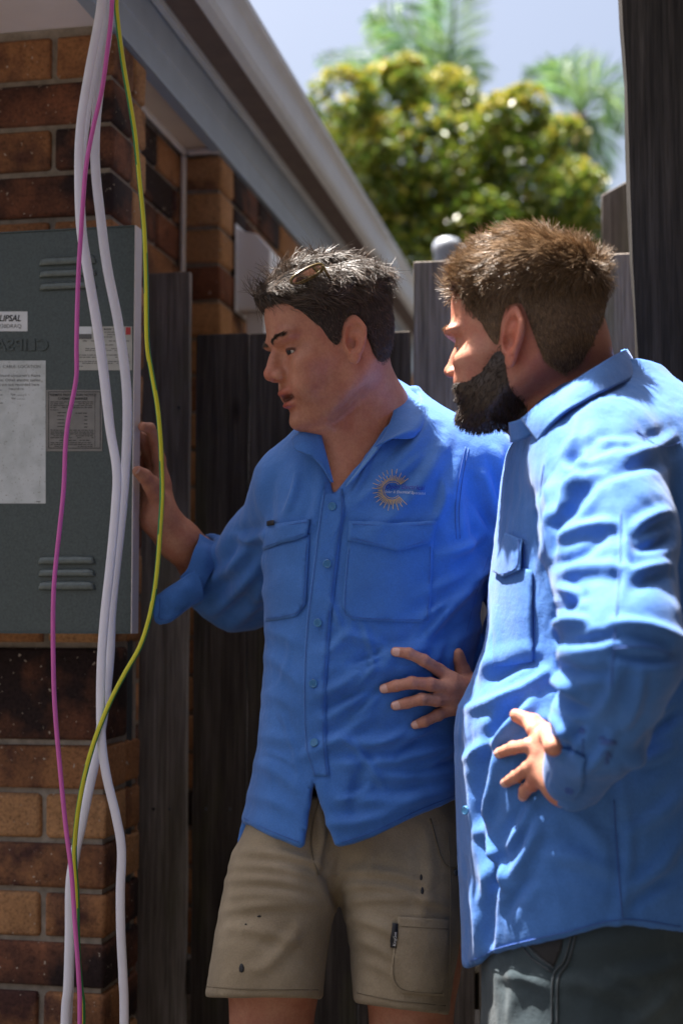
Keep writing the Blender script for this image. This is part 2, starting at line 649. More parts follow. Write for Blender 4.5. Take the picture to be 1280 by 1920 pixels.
def ztop_at(px, py):
    return on_plane(px, py, H(0, D0), AD).z
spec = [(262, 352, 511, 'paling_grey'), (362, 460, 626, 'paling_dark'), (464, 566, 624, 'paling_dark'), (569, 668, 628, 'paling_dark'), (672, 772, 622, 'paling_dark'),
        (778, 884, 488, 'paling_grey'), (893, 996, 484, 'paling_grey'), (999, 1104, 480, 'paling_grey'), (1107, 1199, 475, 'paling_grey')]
for (a, b, yt, m) in spec:
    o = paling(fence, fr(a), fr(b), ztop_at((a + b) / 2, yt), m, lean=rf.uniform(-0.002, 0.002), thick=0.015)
for zz in (0.45, 1.25):
    link('rail', box_mesh('rail', H(fr(264), D0 + 0.0165, zz), AR, AD, UZ, fr(1420) - fr(264), 0.038, 0.07, 0.003), MATS['paling_dark'], fence)
for px in (1203, 1311):
    paling(fence, fr(px), fr(px + 104), ztop_at(1200, 474), 'paling_grey')
# nail heads
bm = bmesh.new()
bmesh.ops.create_cone(bm, cap_ends=True, segments=8, radius1=0.0032, radius2=0.0026, depth=0.003)
nail = bm_mesh('nail_head', bm)
for (px, py) in ((335, 764), (318, 1517), (386, 1517), (431, 1517), (288, 1517), (861, 755), (1165, 760)):
    q = on_plane(px, py, H(0, D0 - 0.0012), AD)
    o = link('nail_head', nail, MATS['dark_pipe'], fence)
    o.location = q
    o.rotation_euler = (math.pi / 2, 0, -HA)

# further paling seen above, belongs to a second, taller fence behind
bf = empty('rear_fence', H(1.0, 0.75, 0))
tag(bf, 'taller rear paling fence with a slanted top seen past the black post', 'fence')
def br(px):
    return house_rd(on_plane(px, 400, H(0, 0.75), AD))[0]
zz1 = on_plane(1127, 366, H(0, 0.75), AD).z
zz2 = on_plane(1190, 330, H(0, 0.75), AD).z
paling(bf, br(1127), br(1192), zz1, 'paling_grey', d=0.75, slant=zz2 - zz1)
paling(bf, br(1195), br(1290), zz2, 'paling_grey', d=0.75, slant=0.03)
link('rail', box_mesh('rail', H(br(1130), 0.767, 1.2), AR, AD, UZ, 0.25, 0.04, 0.07), MATS['paling_dark'], bf)

# black post on the right
YP = 2.45
pt0 = P(1216, 1140, YP); ptop = P(1163, -60, YP)
lean = (ptop.x - pt0.x) / (ptop.z - pt0.z)
bm = bmesh.new()
rows = []
wpost = 0.135
rp_ = random.Random(3)
for i in range(25):
    z = 0.0 + 2.55 * i / 24
    x = pt0.x + (z - pt0.z) * lean
    j = [rp_.uniform(-0.0022, 0.0022) for _ in range(4)]
    rows.append([bm.verts.new((x + j[0], YP, z)), bm.verts.new((x + wpost + j[1], YP - 0.03, z)), bm.verts.new((x + wpost + j[2], YP + 0.0, z)), bm.verts.new((x + j[3], YP + 0.028, z))])
for i in range(24):
    for k in range(4):
        k2 = (k + 1) % 4
        bm.faces.new((rows[i][k], rows[i][k2], rows[i + 1][k2], rows[i + 1][k]))
bm.faces.new(rows[0][::-1]); bm.faces.new(rows[-1])
bmesh.ops.bevel(bm, geom=[e for e in bm.edges if abs((e.verts[0].co - e.verts[1].co).normalized().z) > 0.9], offset=0.003, segments=1, affect='EDGES')
tag(link('fence_post', bm_mesh('fence_post', bm), MATS['post_black']), 'tall blackened hardwood post with rough split edges, leaning slightly', 'post')
# side boundary fence that runs back from the black post towards the camera; its unseen part past the camera is added for shade
sf = empty('boundary_fence', (1.0, 1.0, 0))
tag(sf, 'dark boundary paling fence beyond the black post, its unseen part past the camera added for shade', 'fence')
for i in range(60):
    p0 = Vector((pt0.x + 0.16 + min(0.012 * i, 0.2), YP - 0.05 - i * 0.116, 0.03))
    link('paling', box_mesh('paling', p0, Vector((0.0, -1, 0)), Vector((1, 0, 0)), UZ, 0.105, 0.015, 1.95 + rf.uniform(-.01, .01), 0.002), MATS['paling_dark'], sf)

# unseen house added beyond the fence to block the sky on that side
plain('render_wall', (0.06, 0.05, 0.045), 0.9, 0.1, 5, 0.2)
nh = empty('house_blocker', (2.6, -1.0, 0))
tag(nh, 'unseen brown two storey house added to block sky light beside the passage', 'house')
link('wall', box_mesh('wall', Vector((1.75, -9.0, 0)), Vector((1, 0, 0)), Vector((0, 1, 0)), UZ, 5.0, 14.5, 5.4), MATS['render_wall'], nh)
link('roof', prism_mesh('roof', [Vector((1.35, -9.4, 5.41)), Vector((1.35, -9.4, 5.5)), Vector((4.2, -9.4, 6.9)), Vector((7.1, -9.4, 5.5)), Vector((7.1, -9.4, 5.41))], Vector((0, 15.3, 0))), MATS['roof_tile'], nh)
for k in range(3):
    f_ = link('window', box_mesh('window', Vector((1.715, -7.0 + 3.6 * k, 3.3)), Vector((1, 0, 0)), Vector((0, 1, 0)), UZ, 0.034, 1.5, 1.2), MATS['white_trim'], nh)
    link('pane', box_mesh('pane', Vector((1.705, -6.95 + 3.6 * k, 3.35)), Vector((1, 0, 0)), Vector((0, 1, 0)), UZ, 0.009, 1.4, 1.1), MATS['dome_grey'] if 'dome_grey' in MATS else MATS['dark_pipe'], f_)
# garage added unseen behind the camera to keep sky light out
ga = empty('garage_blocker', (0.0, -5.2, 0))
tag(ga, 'unseen brown garage closing the near end of the side passage', 'garage_blocker')
link('wall', box_mesh('wall', Vector((-4.2, -8.0, 0)), Vector((1, 0, 0)), Vector((0, 1, 0)), UZ, 5.9, 3.2, 3.3), MATS['render_wall'], ga)
link('roof', prism_mesh('roof', [Vector((-4.4, -4.5, 3.31)), Vector((-4.4, -4.5, 3.4)), Vector((-4.4, -6.4, 4.3)), Vector((-4.4, -8.3, 3.4)), Vector((-4.4, -8.3, 3.31))], Vector((6.1, 0, 0))), MATS['roof_tile'], ga)
link('door', box_mesh('door', Vector((-0.9, -4.81, 0.05)), Vector((1, 0, 0)), Vector((0, 1, 0)), UZ, 2.0, 0.03, 2.1), MATS['paling_dark'], ga)

# =================================================================== things beyond the fence
plain('cap_white', (0.30, 0.33, 0.38), 0.4, 0.05, 8)
plain('dome_grey', (0.06, 0.065, 0.08), 0.5, 0.1, 8)
vc = empty('vent_cowl', (P(838, 470, 5.0).x, 5.0, 0))
tag(vc, 'pale rounded vent cowl with a dark hood behind the tall grey palings', 'vent')
q = P(838, 474, 5.0)
prof = [(0.048, -0.6), (0.048, 0.0), (0.052, 0.01), (0.050, 0.03), (0.040, 0.046), (0.020, 0.054), (0.0, 0.056)]
def lathe(name, prof, c, seg=24):
    V = []
    for r_, z in prof:
        for k in range(seg):
            a_ = 2 * math.pi * k / seg
            V.append((c.x + r_ * math.cos(a_), c.y + r_ * math.sin(a_), c.z + z))
    Fq = []
    for i in range(len(prof) - 1):
        for k in range(seg):
            k2 = (k + 1) % seg
            Fq.append((i * seg + k, i * seg + k2, (i + 1) * seg + k2, (i + 1) * seg + k))
    return np_mesh(name, V, Fq)
link('cowl', lathe('cowl', prof, q), MATS['cap_white'], vc)
link('hood', lathe('hood', [(0.06, -0.05), (0.075, -0.02), (0.07, 0.02), (0.05, 0.045), (0.02, 0.056), (0, 0.058)], q + Vector((0.085, 0.12, -0.005))), MATS['dome_grey'], vc)
link('pipe', tube_mesh('pipe', [Vector((q.x, q.y, 0.0)), Vector((q.x, q.y, q.z - 0.55))], 0.035, 12), MATS['cap_white'], vc)

# carport edge at the far end of the house: cream board and ochre wall
plain('ochre_wall', (0.62, 0.40, 0.16), 0.8, 0.1, 6)
plain('cream_board', (0.72, 0.66, 0.56), 0.6, 0.05, 6)
cp = empty('carport', H(0.2, 6.2, 0))
tag(cp, 'cream edged carport with an ochre wall at the end of the gutter', 'carport')
Yc = 8.4
a0, a1 = P(712, 568, Yc), P(790, 640, Yc)
link('barge_board', prism_mesh('barge_board', [P(700, 556, Yc), P(792, 618, Yc), P(792, 655, Yc), P(700, 592, Yc)], Vector((0, 0.15, 0))), MATS['cream_board'], cp)
wq = P(690, 600, Yc + 0.16)
link('wall', box_mesh('wall', Vector((wq.x, Yc + 0.16, 0)), Vector((1, 0, 0)), Vector((0, 1, 0)), UZ, 0.33, 0.1, P(700, 590, Yc).z), MATS['ochre_wall'], cp)

# =================================================================== TREES
def leaf_mat(name, c0, c1, c2, rough=0.25, trans=0.35):
    m, nt, b = new_mat(name)
    ge = nt.nodes.new('ShaderNodeNewGeometry')
    c = ramp(nt, ge.outputs['Random Per Island'], [(0.0, c0), (0.5, c1), (1.0, c2)])
    nt.links.new(c, b.inputs['Base Color'])
    b.inputs['Roughness'].default_value = rough
    tr = nt.nodes.new('ShaderNodeBsdfTranslucent')
    nt.links.new(c, tr.inputs['Color'])
    mx = nt.nodes.new('ShaderNodeMixShader')
    mx.inputs[0].default_value = trans
    nt.links.new(b.outputs[0], mx.inputs[1])
    nt.links.new(tr.outputs[0], mx.inputs[2])
    nt.links.new(mx.outputs[0], nt.nodes['Material Output'].inputs['Surface'])
    MATS[name] = m
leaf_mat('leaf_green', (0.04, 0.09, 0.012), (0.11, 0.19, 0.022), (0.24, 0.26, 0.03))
leaf_mat('leaf_yellow', (0.18, 0.21, 0.02), (0.31, 0.28, 0.03), (0.42, 0.33, 0.05))
leaf_mat('palm_leaf', (0.06, 0.15, 0.07), (0.14, 0.26, 0.09), (0.26, 0.38, 0.12), 0.3, 0.45)
plain('bark', (0.09, 0.07, 0.05), 0.9, 0.3, 20, 0.5)

def leaves(name, centers, dirs, sizes, rng):
    """bent four-triangle leaves"""
    n = len(centers)
    t = rng.normal(size=(n, 3)); t /= np.linalg.norm(t, axis=1)[:, None]
    nrm = dirs + 0.8 * t
    nrm /= np.linalg.norm(nrm, axis=1)[:, None]
    u = np.cross(nrm, rng.normal(size=(n, 3))); u /= np.linalg.norm(u, axis=1)[:, None]
    w = np.cross(nrm, u)
    s = sizes[:, None]
    base = centers - u * s * 0.5
    tip = centers + u * s * 0.5 - nrm * s * 0.1
    l = centers + w * s * 0.24 + nrm * s * 0.05
    r_ = centers - w * s * 0.24 + nrm * s * 0.05
    V = np.stack([base, l, tip, r_], 1).reshape(-1, 3)
    i = np.arange(n)[:, None] * 4
    Fq = np.concatenate([i + np.array([[0, 1, 2]]), i + np.array([[0, 2, 3]])], 0)
    return V, Fq

rng = np.random.default_rng(5)
YT = 9.0
tree = empty('leafy_tree', (P(850, 400, YT).x, YT, 0))
tag(tree, 'dense round tree with small glossy yellow green leaves behind the fence', 'tree')
lobes = [(660, 260, 85), (640, 190, 60), (720, 180, 62), (760, 150, 45), (700, 330, 110), (840, 190, 62), (800, 300, 110), (900, 270, 90), (950, 240, 62), (985, 205, 45),
         (960, 340, 115), (1040, 290, 70), (1060, 380, 80), (870, 400, 120), (760, 420, 110), (1000, 430, 100), (660, 420, 70), (1085, 440, 60), (900, 520, 150), (740, 540, 140), (1050, 540, 120)]
cs, ds, ss, kinds = [], [], [], []
for (lx, ly, lr) in lobes:
    n = int(1500 * (lr / 100) ** 2) + 150
    c = np.array(P(lx, ly, YT + rng.uniform(-0.45, 0.45)))
    rad = lr / F * YT
    d = rng.normal(size=(n, 3)); d /= np.linalg.norm(d, axis=1)[:, None]
    # small clumps on the lobe's surface
    ncl = max(14, int(lr * 0.42))
    cd = rng.normal(size=(ncl, 3)); cd /= np.linalg.norm(cd, axis=1)[:, None]
    pick_ = rng.integers(0, ncl, n)
    d2 = cd[pick_] + 0.30 * rng.normal(size=(n, 3))
    d2 /= np.linalg.norm(d2, axis=1)[:, None]
    rr = rad * (0.72 + 0.38 * rng.random(n) ** 0.7)
    cs.append(c + d2 * rr[:, None]); ds.append(d2 * 0.6 + np.array([0, 0, 0.7])); ss.append(rng.uniform(0.045, 0.085, n))
    kinds.append((d2[:, 2] > 0.25) & (rng.random(n) < 0.75 * np.clip((520 - ly) / 330, 0.05, 1)))  # yellower leaves on each lobe's upper side, more of them on higher lobes
cs = np.concatenate(cs); ds = np.concatenate(ds); ss = np.concatenate(ss); kinds = np.concatenate(kinds)
for nm, mk, mt in (('crown', ~kinds, 'leaf_green'), ('upper_leaves', kinds, 'leaf_yellow')):
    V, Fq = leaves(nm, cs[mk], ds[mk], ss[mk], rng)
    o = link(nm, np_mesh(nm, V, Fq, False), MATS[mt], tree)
    o['kind'] = 'stuff'
tb = P(860, 900, YT); tb.z = 0
link('trunk', tube_mesh('trunk', catmull([tb, tb + Vector((0.05, 0, 1.2)), tb + Vector((-0.03, 0, 2.3)), tb + Vector((0.02, 0, 3.4))], 16), np.linspace(0.11, 0.04, 16), 10), MATS['bark'], tree)
for (lx, ly) in ((690, 300), (780, 240), (950, 280), (1040, 360), (860, 230)):
    e = P(lx, ly, YT)
    link('limb', tube_mesh('limb', catmull([tb + Vector((0, 0, 1.7)), (tb + Vector((0, 0, 1.9)) + e) / 2 + Vector((0, 0, -0.2)), e], 10), np.linspace(0.05, 0.012, 10), 7), MATS['bark'], tree)

def palm(name, label, px, py, Y, fronds, seed):
    c = P(px, py, Y)
    root = empty(name, (c.x, c.y, 0))
    tag(root, label, 'palm', 'palms beyond the leafy tree')
    link('trunk', tube_mesh('trunk', catmull([Vector((c.x + 0.1, c.y, 0)), Vector((c.x + 0.05, c.y, c.z * 0.5)), c], 14), np.linspace(0.14, 0.07, 14), 10), MATS['bark'], root)
    r_ = np.random.default_rng(seed)
    for (mx, my, ex, ey, dy, lw) in fronds:
        pts = catmull([c, P(mx, my, Y + dy * 0.5), P(ex, ey, Y + dy)], 30)
        V, Fq = [], []
        tan = np.gradient(pts, axis=0); tan /= np.linalg.norm(tan, axis=1)[:, None]
        for i in range(3, 30):
            t = i / 29
            L = lw * math.sin(math.pi * min(0.97, 0.12 + 0.88 * t)) ** 0.6
            side = np.cross(tan[i], np.array([0, -1, 0.25])); side /= np.linalg.norm(side)
            for sgn in (-1, 1):
                for rep in range(1):
                    b0 = pts[i] + tan[i] * r_.uniform(-0.02, 0.02)
                    dirv = side * sgn * 0.85 + tan[i] * 0.75 + np.array([0, r_.uniform(-.35, .35), -0.28 * r_.random()])
                    dirv /= np.linalg.norm(dirv)
                    w = np.cross(dirv, np.array([0, 1.0, 0.2])); w /= np.linalg.norm(w)
                    w = w * 0.011 + np.array([0, 0.006, 0])
                    mid = b0 + dirv * L * 0.55
                    tip = b0 + dirv * L + np.array([0, 0, -0.12 * L])
                    k = len(V)
                    V += [b0, mid - w, tip, mid + w]
                    Fq.append((k, k + 1, k + 2, k + 3))
        fo = link('frond', np_mesh('frond', V, Fq, False), MATS['palm_leaf'], root)
        link('rachis', tube_mesh('rachis', pts, np.linspace(0.022, 0.006, 30), 6), MATS['palm_leaf'], fo)
palm('palm_tree', 'tall palm with upright feathery fronds rising behind the tree crown', 835, 190, 12.0,
     [(845, 60, 862, -90, 0, 0.42), (780, 70, 700, 20, 0.3, 0.42), (800, 100, 690, 35, -0.4, 0.4), (780, 130, 715, 95, 0.2, 0.36), (720, 110, 600, 112, 0.5, 0.34),
      (870, 110, 905, 150, 0.2, 0.3), (820, 30, 780, -90, 0.4, 0.45), (850, 40, 850, -60, -0.4, 0.4), (760, 150, 640, 125, -0.3, 0.3)], 1)
palm('palm_tree', 'palm with drooping fronds against the sky beside the black post', 1085, 215, 12.0,
     [(1110, 160, 1180, 190, 0, 0.42), (1050, 150, 985, 150, 0.2, 0.36), (1075, 140, 1050, 110, 0.3, 0.4), (1130, 170, 1185, 235, -0.3, 0.42), (1110, 250, 1075, 370, 0, 0.42),
      (1060, 240, 1040, 330, 0.3, 0.36), (1120, 240, 1110, 330, 0.2, 0.36)], 2)

# unseen tree added over the passage behind the camera to dim the sky
leaf_mat('leaf_shade', (0.02, 0.045, 0.01), (0.04, 0.075, 0.015), (0.07, 0.11, 0.02), 0.45, 0.2)
rng = np.random.default_rng(9)
stree = empty('tree_blocker', (1.4, -2.6, 0))
tag(stree, 'unseen spreading dark leaved tree added over the passage to cut sky light', 'tree')
cs = []
for (cx, cy, cz, cr) in ((0.2, -2.0, 4.2, 1.3), (1.0, -1.2, 4.6, 1.0), (-0.6, -2.6, 4.6, 1.2), (0.6, -3.3, 3.9, 1.3), (1.1, -2.6, 5.2, 1.4), (-0.3, -1.4, 5.2, 1.0), (-0.9, -3.6, 3.9, 1.0), (0.3, -3.0, 5.4, 1.3), (1.2, -0.3, 4.3, 0.7)):
    n = int(900 * cr * cr)
    d = rng.normal(size=(n, 3)); d /= np.linalg.norm(d, axis=1)[:, None]
    cs.append(np.array([cx, cy, cz]) + d * (cr * rng.random(n) ** 0.4)[:, None])
cs = np.concatenate(cs)
V, Fq = leaves('crown', cs, np.tile(np.array([[0, 0, 1.0]]), (len(cs), 1)), rng.uniform(0.12, 0.22, len(cs)), rng)
o = link('crown', np_mesh('crown', V, Fq, False), MATS['leaf_shade'], stree)
o['kind'] = 'stuff'
link('trunk', tube_mesh('trunk', catmull([Vector((1.4, -2.6, 0)), Vector((1.38, -2.58, 1.5)), Vector((1.2, -2.5, 2.8)), Vector((0.9, -2.4, 4.2))], 16), np.linspace(0.15, 0.05, 16), 10), MATS['bark'], stree)
for e in ((0.1, -1.9, 4.3), (-0.6, -2.6, 4.6), (0.5, -3.4, 4.0), (1.1, -0.9, 4.5)):
    link('limb', tube_mesh('limb', catmull([Vector((1.2, -2.5, 2.8)), Vector(((1.2 + e[0]) / 2, (-2.5 + e[1]) / 2, 3.7)), Vector(e)], 10), np.linspace(0.06, 0.015, 10), 7), MATS['bark'], stree)

# =================================================================== IMPLICIT MODELLING TOOLS
def vec(p):
    return np.array(p, dtype=np.float32)

def smin(a, b, k):
    h = np.clip(0.5 + 0.5 * (b - a) / k, 0, 1)
    return b + (a - b) * h - k * h * (1 - h)

def smax(a, b, k):
    return -smin(-a, -b, k)

def f_ball(p, c, r):
    return np.linalg.norm(p - vec(c), axis=1) - r

def f_ell(p, c, r):
    r = vec(r)
    q = (p - vec(c)) / r
    k = np.linalg.norm(q, axis=1)
    k2 = np.linalg.norm(q / r, axis=1) + 1e-9
    return k * (k - 1) / k2

def f_cone(p, a, ra, b, rb):
    """capsule with two radii"""
    a = vec(a); b = vec(b)
    ba = b - a
    t = np.clip(((p - a) @ ba) / (ba @ ba + 1e-12), 0, 1)
    return np.linalg.norm(p - a - t[:, None] * ba, axis=1) - (ra + (rb - ra) * t)

def f_chain(p, pts, rad, k=0.0):
    d = None
    for i in range(len(pts) - 1):
        e = f_cone(p, pts[i], rad[i], pts[i + 1], rad[i + 1])
        d = e if d is None else (smin(d, e, k) if k else np.minimum(d, e))
    return d

class Loft:
    """rows (py, pxL, pxR, Yc, half depth) of a body part seen in the photograph, stacked by height"""
    def __init__(self, rows, n=2.3, yaw=0.0):
        self.n = n
        zs, xs, ys, a, b = [], [], [], [], []
        for (py, l, r_, Y, hd) in rows:
            pl, pr = P(l, py, Y), P(r_, py, Y)
            zs.append(pl.z); xs.append((pl.x + pr.x) / 2); ys.append(Y); a.append((pr.x - pl.x) / 2); b.append(hd)
        o = np.argsort(zs)
        # smooth the rows into a fine table
        zs = np.array(zs)[o]
        self.z = np.linspace(zs[0], zs[-1], 160)
        def sm(v):
            t = np.interp(self.z, zs, np.array(v)[o])
            k = np.hanning(13); k /= k.sum()
            return np.convolve(np.pad(t, 6, mode='edge'), k, mode='valid')
        self.x, self.y, self.a, self.b = sm(xs), sm(ys), sm(a), sm(b)
        self.z0, self.z1 = zs[0], zs[-1]
        self.c, self.s = math.cos(yaw), math.sin(yaw)

    def __call__(self, p):
        z = p[:, 2]
        cx, cy = np.interp(z, self.z, self.x), np.interp(z, self.z, self.y)
        a, b = np.interp(z, self.z, self.a), np.interp(z, self.z, self.b)
        dx, dy = p[:, 0] - cx, p[:, 1] - cy
        u = dx * self.c + dy * self.s
        v = -dx * self.s + dy * self.c
        k = (np.abs(u / a) ** self.n + np.abs(v / b) ** self.n) ** (1 / self.n)
        f = (k - 1) * np.minimum(a, b)
        return np.maximum(f, np.maximum(z - self.z1, self.z0 - z)).astype(np.float32)

def net(fn, lo, hi, h, smooth=2):
    """surface nets of fn over a box; returns vertices and quads"""
    lo = np.array(lo, dtype=np.float64); hi = np.array(hi, dtype=np.float64)
    n = (np.ceil((hi - lo) / h / 4).astype(int) * 4 + 5)
    S = 4
    nc = (n - 1) // S + 1
    ax = [lo[i] + h * np.arange(n[i]) for i in range(3)]
    cx = [a[::S] for a in ax]
    G = np.stack(np.meshgrid(*cx, indexing='ij'), -1).reshape(-1, 3).astype(np.float32)
    fc = fn(G).reshape([len(c) for c in cx])
    # coarse cells near the surface
    mn = np.abs(fc)
    near = mn < h * S * 2.4
    nd = near.copy()
    for axis in range(3):
        nd |= np.roll(near, 1, axis) | np.roll(near, -1, axis)
    f = np.repeat(np.repeat(np.repeat(fc, S, 0), S, 1), S, 2)[:n[0], :n[1], :n[2]].astype(np.float32)
    msk = np.repeat(np.repeat(np.repeat(nd, S, 0), S, 1), S, 2)
    # centre the repeated blocks on their samples
    msk |= np.roll(msk, -S, 0) | np.roll(msk, -S, 1) | np.roll(msk, -S, 2)
    msk = msk[:n[0], :n[1], :n[2]]
    idx = np.nonzero(msk)
    pts = np.stack([ax[0][idx[0]], ax[1][idx[1]], ax[2][idx[2]]], 1).astype(np.float32)
    vals = np.empty(len(pts), np.float32)
    for i in range(0, len(pts), 400000):
        vals[i:i + 400000] = fn(pts[i:i + 400000])
    f[idx] = vals
    f[0] = f[-1] = 1e-3; f[:, 0] = f[:, -1] = 1e-3; f[:, :, 0] = f[:, :, -1] = 1e-3
    ins = f < 0
    c = [slice(0, -1), slice(1, None)]
    cnt = np.zeros(np.array(f.shape) - 1, np.int8)
    for i in (0, 1):
        for j in (0, 1):
            for k in (0, 1):
                cnt += ins[c[i], c[j], c[k]]
    act = (cnt > 0) & (cnt < 8)
    ci = np.stack(np.nonzero(act), 1)
    vid = np.full(act.shape, -1, np.int32)
    vid[act] = np.arange(len(ci))
    acc = np.zeros((len(ci), 3)); num = np.zeros(len(ci))
    cor = [(i, j, k) for i in (0, 1) for j in (0, 1) for k in (0, 1)]
    for a in cor:
        for b in cor:
            d = [b[t] - a[t] for t in range(3)]
            if sum(d) != 1 or min(d) < 0:
                continue
            fa = f[ci[:, 0] + a[0], ci[:, 1] + a[1], ci[:, 2] + a[2]]
            fb = f[ci[:, 0] + b[0], ci[:, 1] + b[1], ci[:, 2] + b[2]]
            m = (fa < 0) != (fb < 0)
            t = np.where(m, fa / np.where(fa - fb == 0, 1, fa - fb), 0)
            pos = np.array(a) + t[:, None] * np.array(d)
            acc += np.where(m[:, None], pos, 0)
            num += m
    V = lo + h * (ci + acc / num[:, None])
    Q = []
    for axis in range(3):
        sa = [slice(None)] * 3; sb = [slice(None)] * 3
        sa[axis] = slice(0, -1); sb[axis] = slice(1, None)
        A, B = ins[tuple(sa)], ins[tuple(sb)]
        e = np.stack(np.nonzero(A != B), 1)
        o1, o2 = [(1, 2), (2, 0), (0, 1)][axis]
        ok = (e[:, o1] > 0) & (e[:, o2] > 0) & (e[:, o1] < act.shape[o1]) & (e[:, o2] < act.shape[o2])
        e = e[ok]
        def cell(s1, s2):
            q = e.copy(); q[:, o1] -= s1; q[:, o2] -= s2
            return vid[q[:, 0], q[:, 1], q[:, 2]]
        quad = np.stack([cell(1, 1), cell(0, 1), cell(0, 0), cell(1, 0)], 1)
        flip = ~ins[tuple(sa)][e[:, 0], e[:, 1], e[:, 2]]
        quad[flip] = quad[flip][:, ::-1]
        Q.append(quad)
    Q = np.concatenate(Q)
    Q = Q[(Q >= 0).all(1)]
    for _ in range(smooth):
        V = lap(V, Q, 0.5)
    return V, Q

def lap(V, Q, w):
    acc = np.zeros_like(V); num = np.zeros(len(V))
    for k in range(4):
        a, b = Q[:, k], Q[:, (k + 1) % 4]
        for t in range(3):
            acc[:, t] += np.bincount(a, V[b, t], len(V)) + np.bincount(b, V[a, t], len(V))
        num += np.bincount(a, minlength=len(V)) + np.bincount(b, minlength=len(V))
    return V * (1 - w) + w * acc / np.maximum(num, 1)[:, None]

def normals(V, Q):
    n = np.cross(V[Q[:, 2]] - V[Q[:, 0]], V[Q[:, 3]] - V[Q[:, 1]])
    out = np.zeros_like(V)
    for k in range(4):
        for t in range(3):
            out[:, t] += np.bincount(Q[:, k], n[:, t], len(V))
    return out / (np.linalg.norm(out, axis=1)[:, None] + 1e-12)

def vnoise(p, seed=0):
    """smooth value noise in -1..1"""
    i = np.floor(p).astype(np.int64)
    f = p - i
    f = f * f * (3 - 2 * f)
    def hsh(a, b, c):
        n = (a * 374761393 + b * 668265263 + c * 2147483647 + seed * 1274126177) & 0xffffffff
        n = ((n ^ (n >> 13)) * 1274126177) & 0xffffffff
        return ((n ^ (n >> 16)) & 0xffff) / 32767.5 - 1.0
    r_ = 0
    for a in (0, 1):
        for b in (0, 1):
            for c in (0, 1):
                w = (f[:, 0] if a else 1 - f[:, 0]) * (f[:, 1] if b else 1 - f[:, 1]) * (f[:, 2] if c else 1 - f[:, 2])
                r_ = r_ + w * hsh(i[:, 0] + a, i[:, 1] + b, i[:, 2] + c)
    return r_

def fbm(p, seed=0, octv=3):
    s, a, t = 0, 1.0, 0
    for o in range(octv):
        s = s + a * vnoise(p * (2 ** o) + 17.3 * o, seed + o)
        t += a
        a *= 0.5
    return s / t

def folds(V, Nn, fl, facing=True):
    """ridges and hollows of cloth: each (x0,y0,x1,y1,width px,height m) runs between two photo pixels; height<0 is a crease"""
    px, py = proj(V)
    view = V - np.array(CAMP)
    view /= np.linalg.norm(view, axis=1)[:, None]
    vis = np.clip(-(Nn * view).sum(1) * 3 + 0.9, 0, 1) if facing else 1.0
    D = np.zeros(len(V))
    for (x0, y0, x1, y1, w, hgt) in fl:
        dx, dy = x1 - x0, y1 - y0
        L = math.hypot(dx, dy)
        ux, uy = dx / L, dy / L
        t = ((px - x0) * ux + (py - y0) * uy) / L
        # the fold bows a little
        s = (px - x0) * -uy + (py - y0) * ux + 0.06 * L * (4 * t * (1 - t)) * (1 if hgt > 0 else -1)
        m = (t > -0.1) & (t < 1.1) & (np.abs(s) < 4 * w)
        tt = np.clip((t + 0.1) / 1.2, 0, 1)
        env = np.sin(math.pi * tt) ** 0.7
        g = np.exp(-(s / w) ** 2) - 0.45 * np.exp(-((s - 1.7 * w) / (1.1 * w)) ** 2) - 0.25 * np.exp(-((s + 1.7 * w) / (1.2 * w)) ** 2)
        D += np.where(m, hgt * env * g, 0)
    return V + Nn * (D * vis)[:, None]

def rough_cloth(V, Nn, amp, scale, seed, stretch=(1, 1, 1)):
    p = V * np.array(stretch) * scale
    w = np.stack([vnoise(p * 0.6 + 5, seed + 9), vnoise(p * 0.6 + 9, seed + 11), vnoise(p * 0.6 + 2, seed + 13)], 1)
    q = p + 0.7 * w
    r_ = 1 - 2 * np.abs(fbm(q, seed, 2))        # ridged: soft peaks and valleys as in cloth
    return V + Nn * (amp * r_)[:, None]

def join(parts):
    V, Q, k = [], [], 0
    for (v, q) in parts:
        V.append(v); Q.append(q + k); k += len(v)
    return np.concatenate(V), np.concatenate(Q)

def tri(Q):
    return np.concatenate([Q[:, [0, 1, 2]], Q[:, [0, 2, 3]]])

class Surf:
    """something to lay patches on"""
    def __init__(self, *parts):
        V, Q = join(parts)
        self.bvh = BVHTree.FromPolygons([tuple(v) for v in V], [tuple(q) for q in Q])

    def hit(self, px, py):
        d = ray(px, py).normalized()
        loc, nor, i, dist = self.bvh.ray_cast(CAMP, d)
        if loc is None:
            # just past the edge: the nearest point on the surface
            q = CAMP + d * 2.1
            loc, nor, i, dist = self.bvh.find_nearest(q)
        if nor.dot(d) > 0:
            nor = -nor
        return loc, nor

    def at(self, px, py, off=0.0):
        l, n = self.hit(px, py)
        d = ray(px, py).normalized()
        return l + (n * 0.5 - d * 0.5).normalized() * off

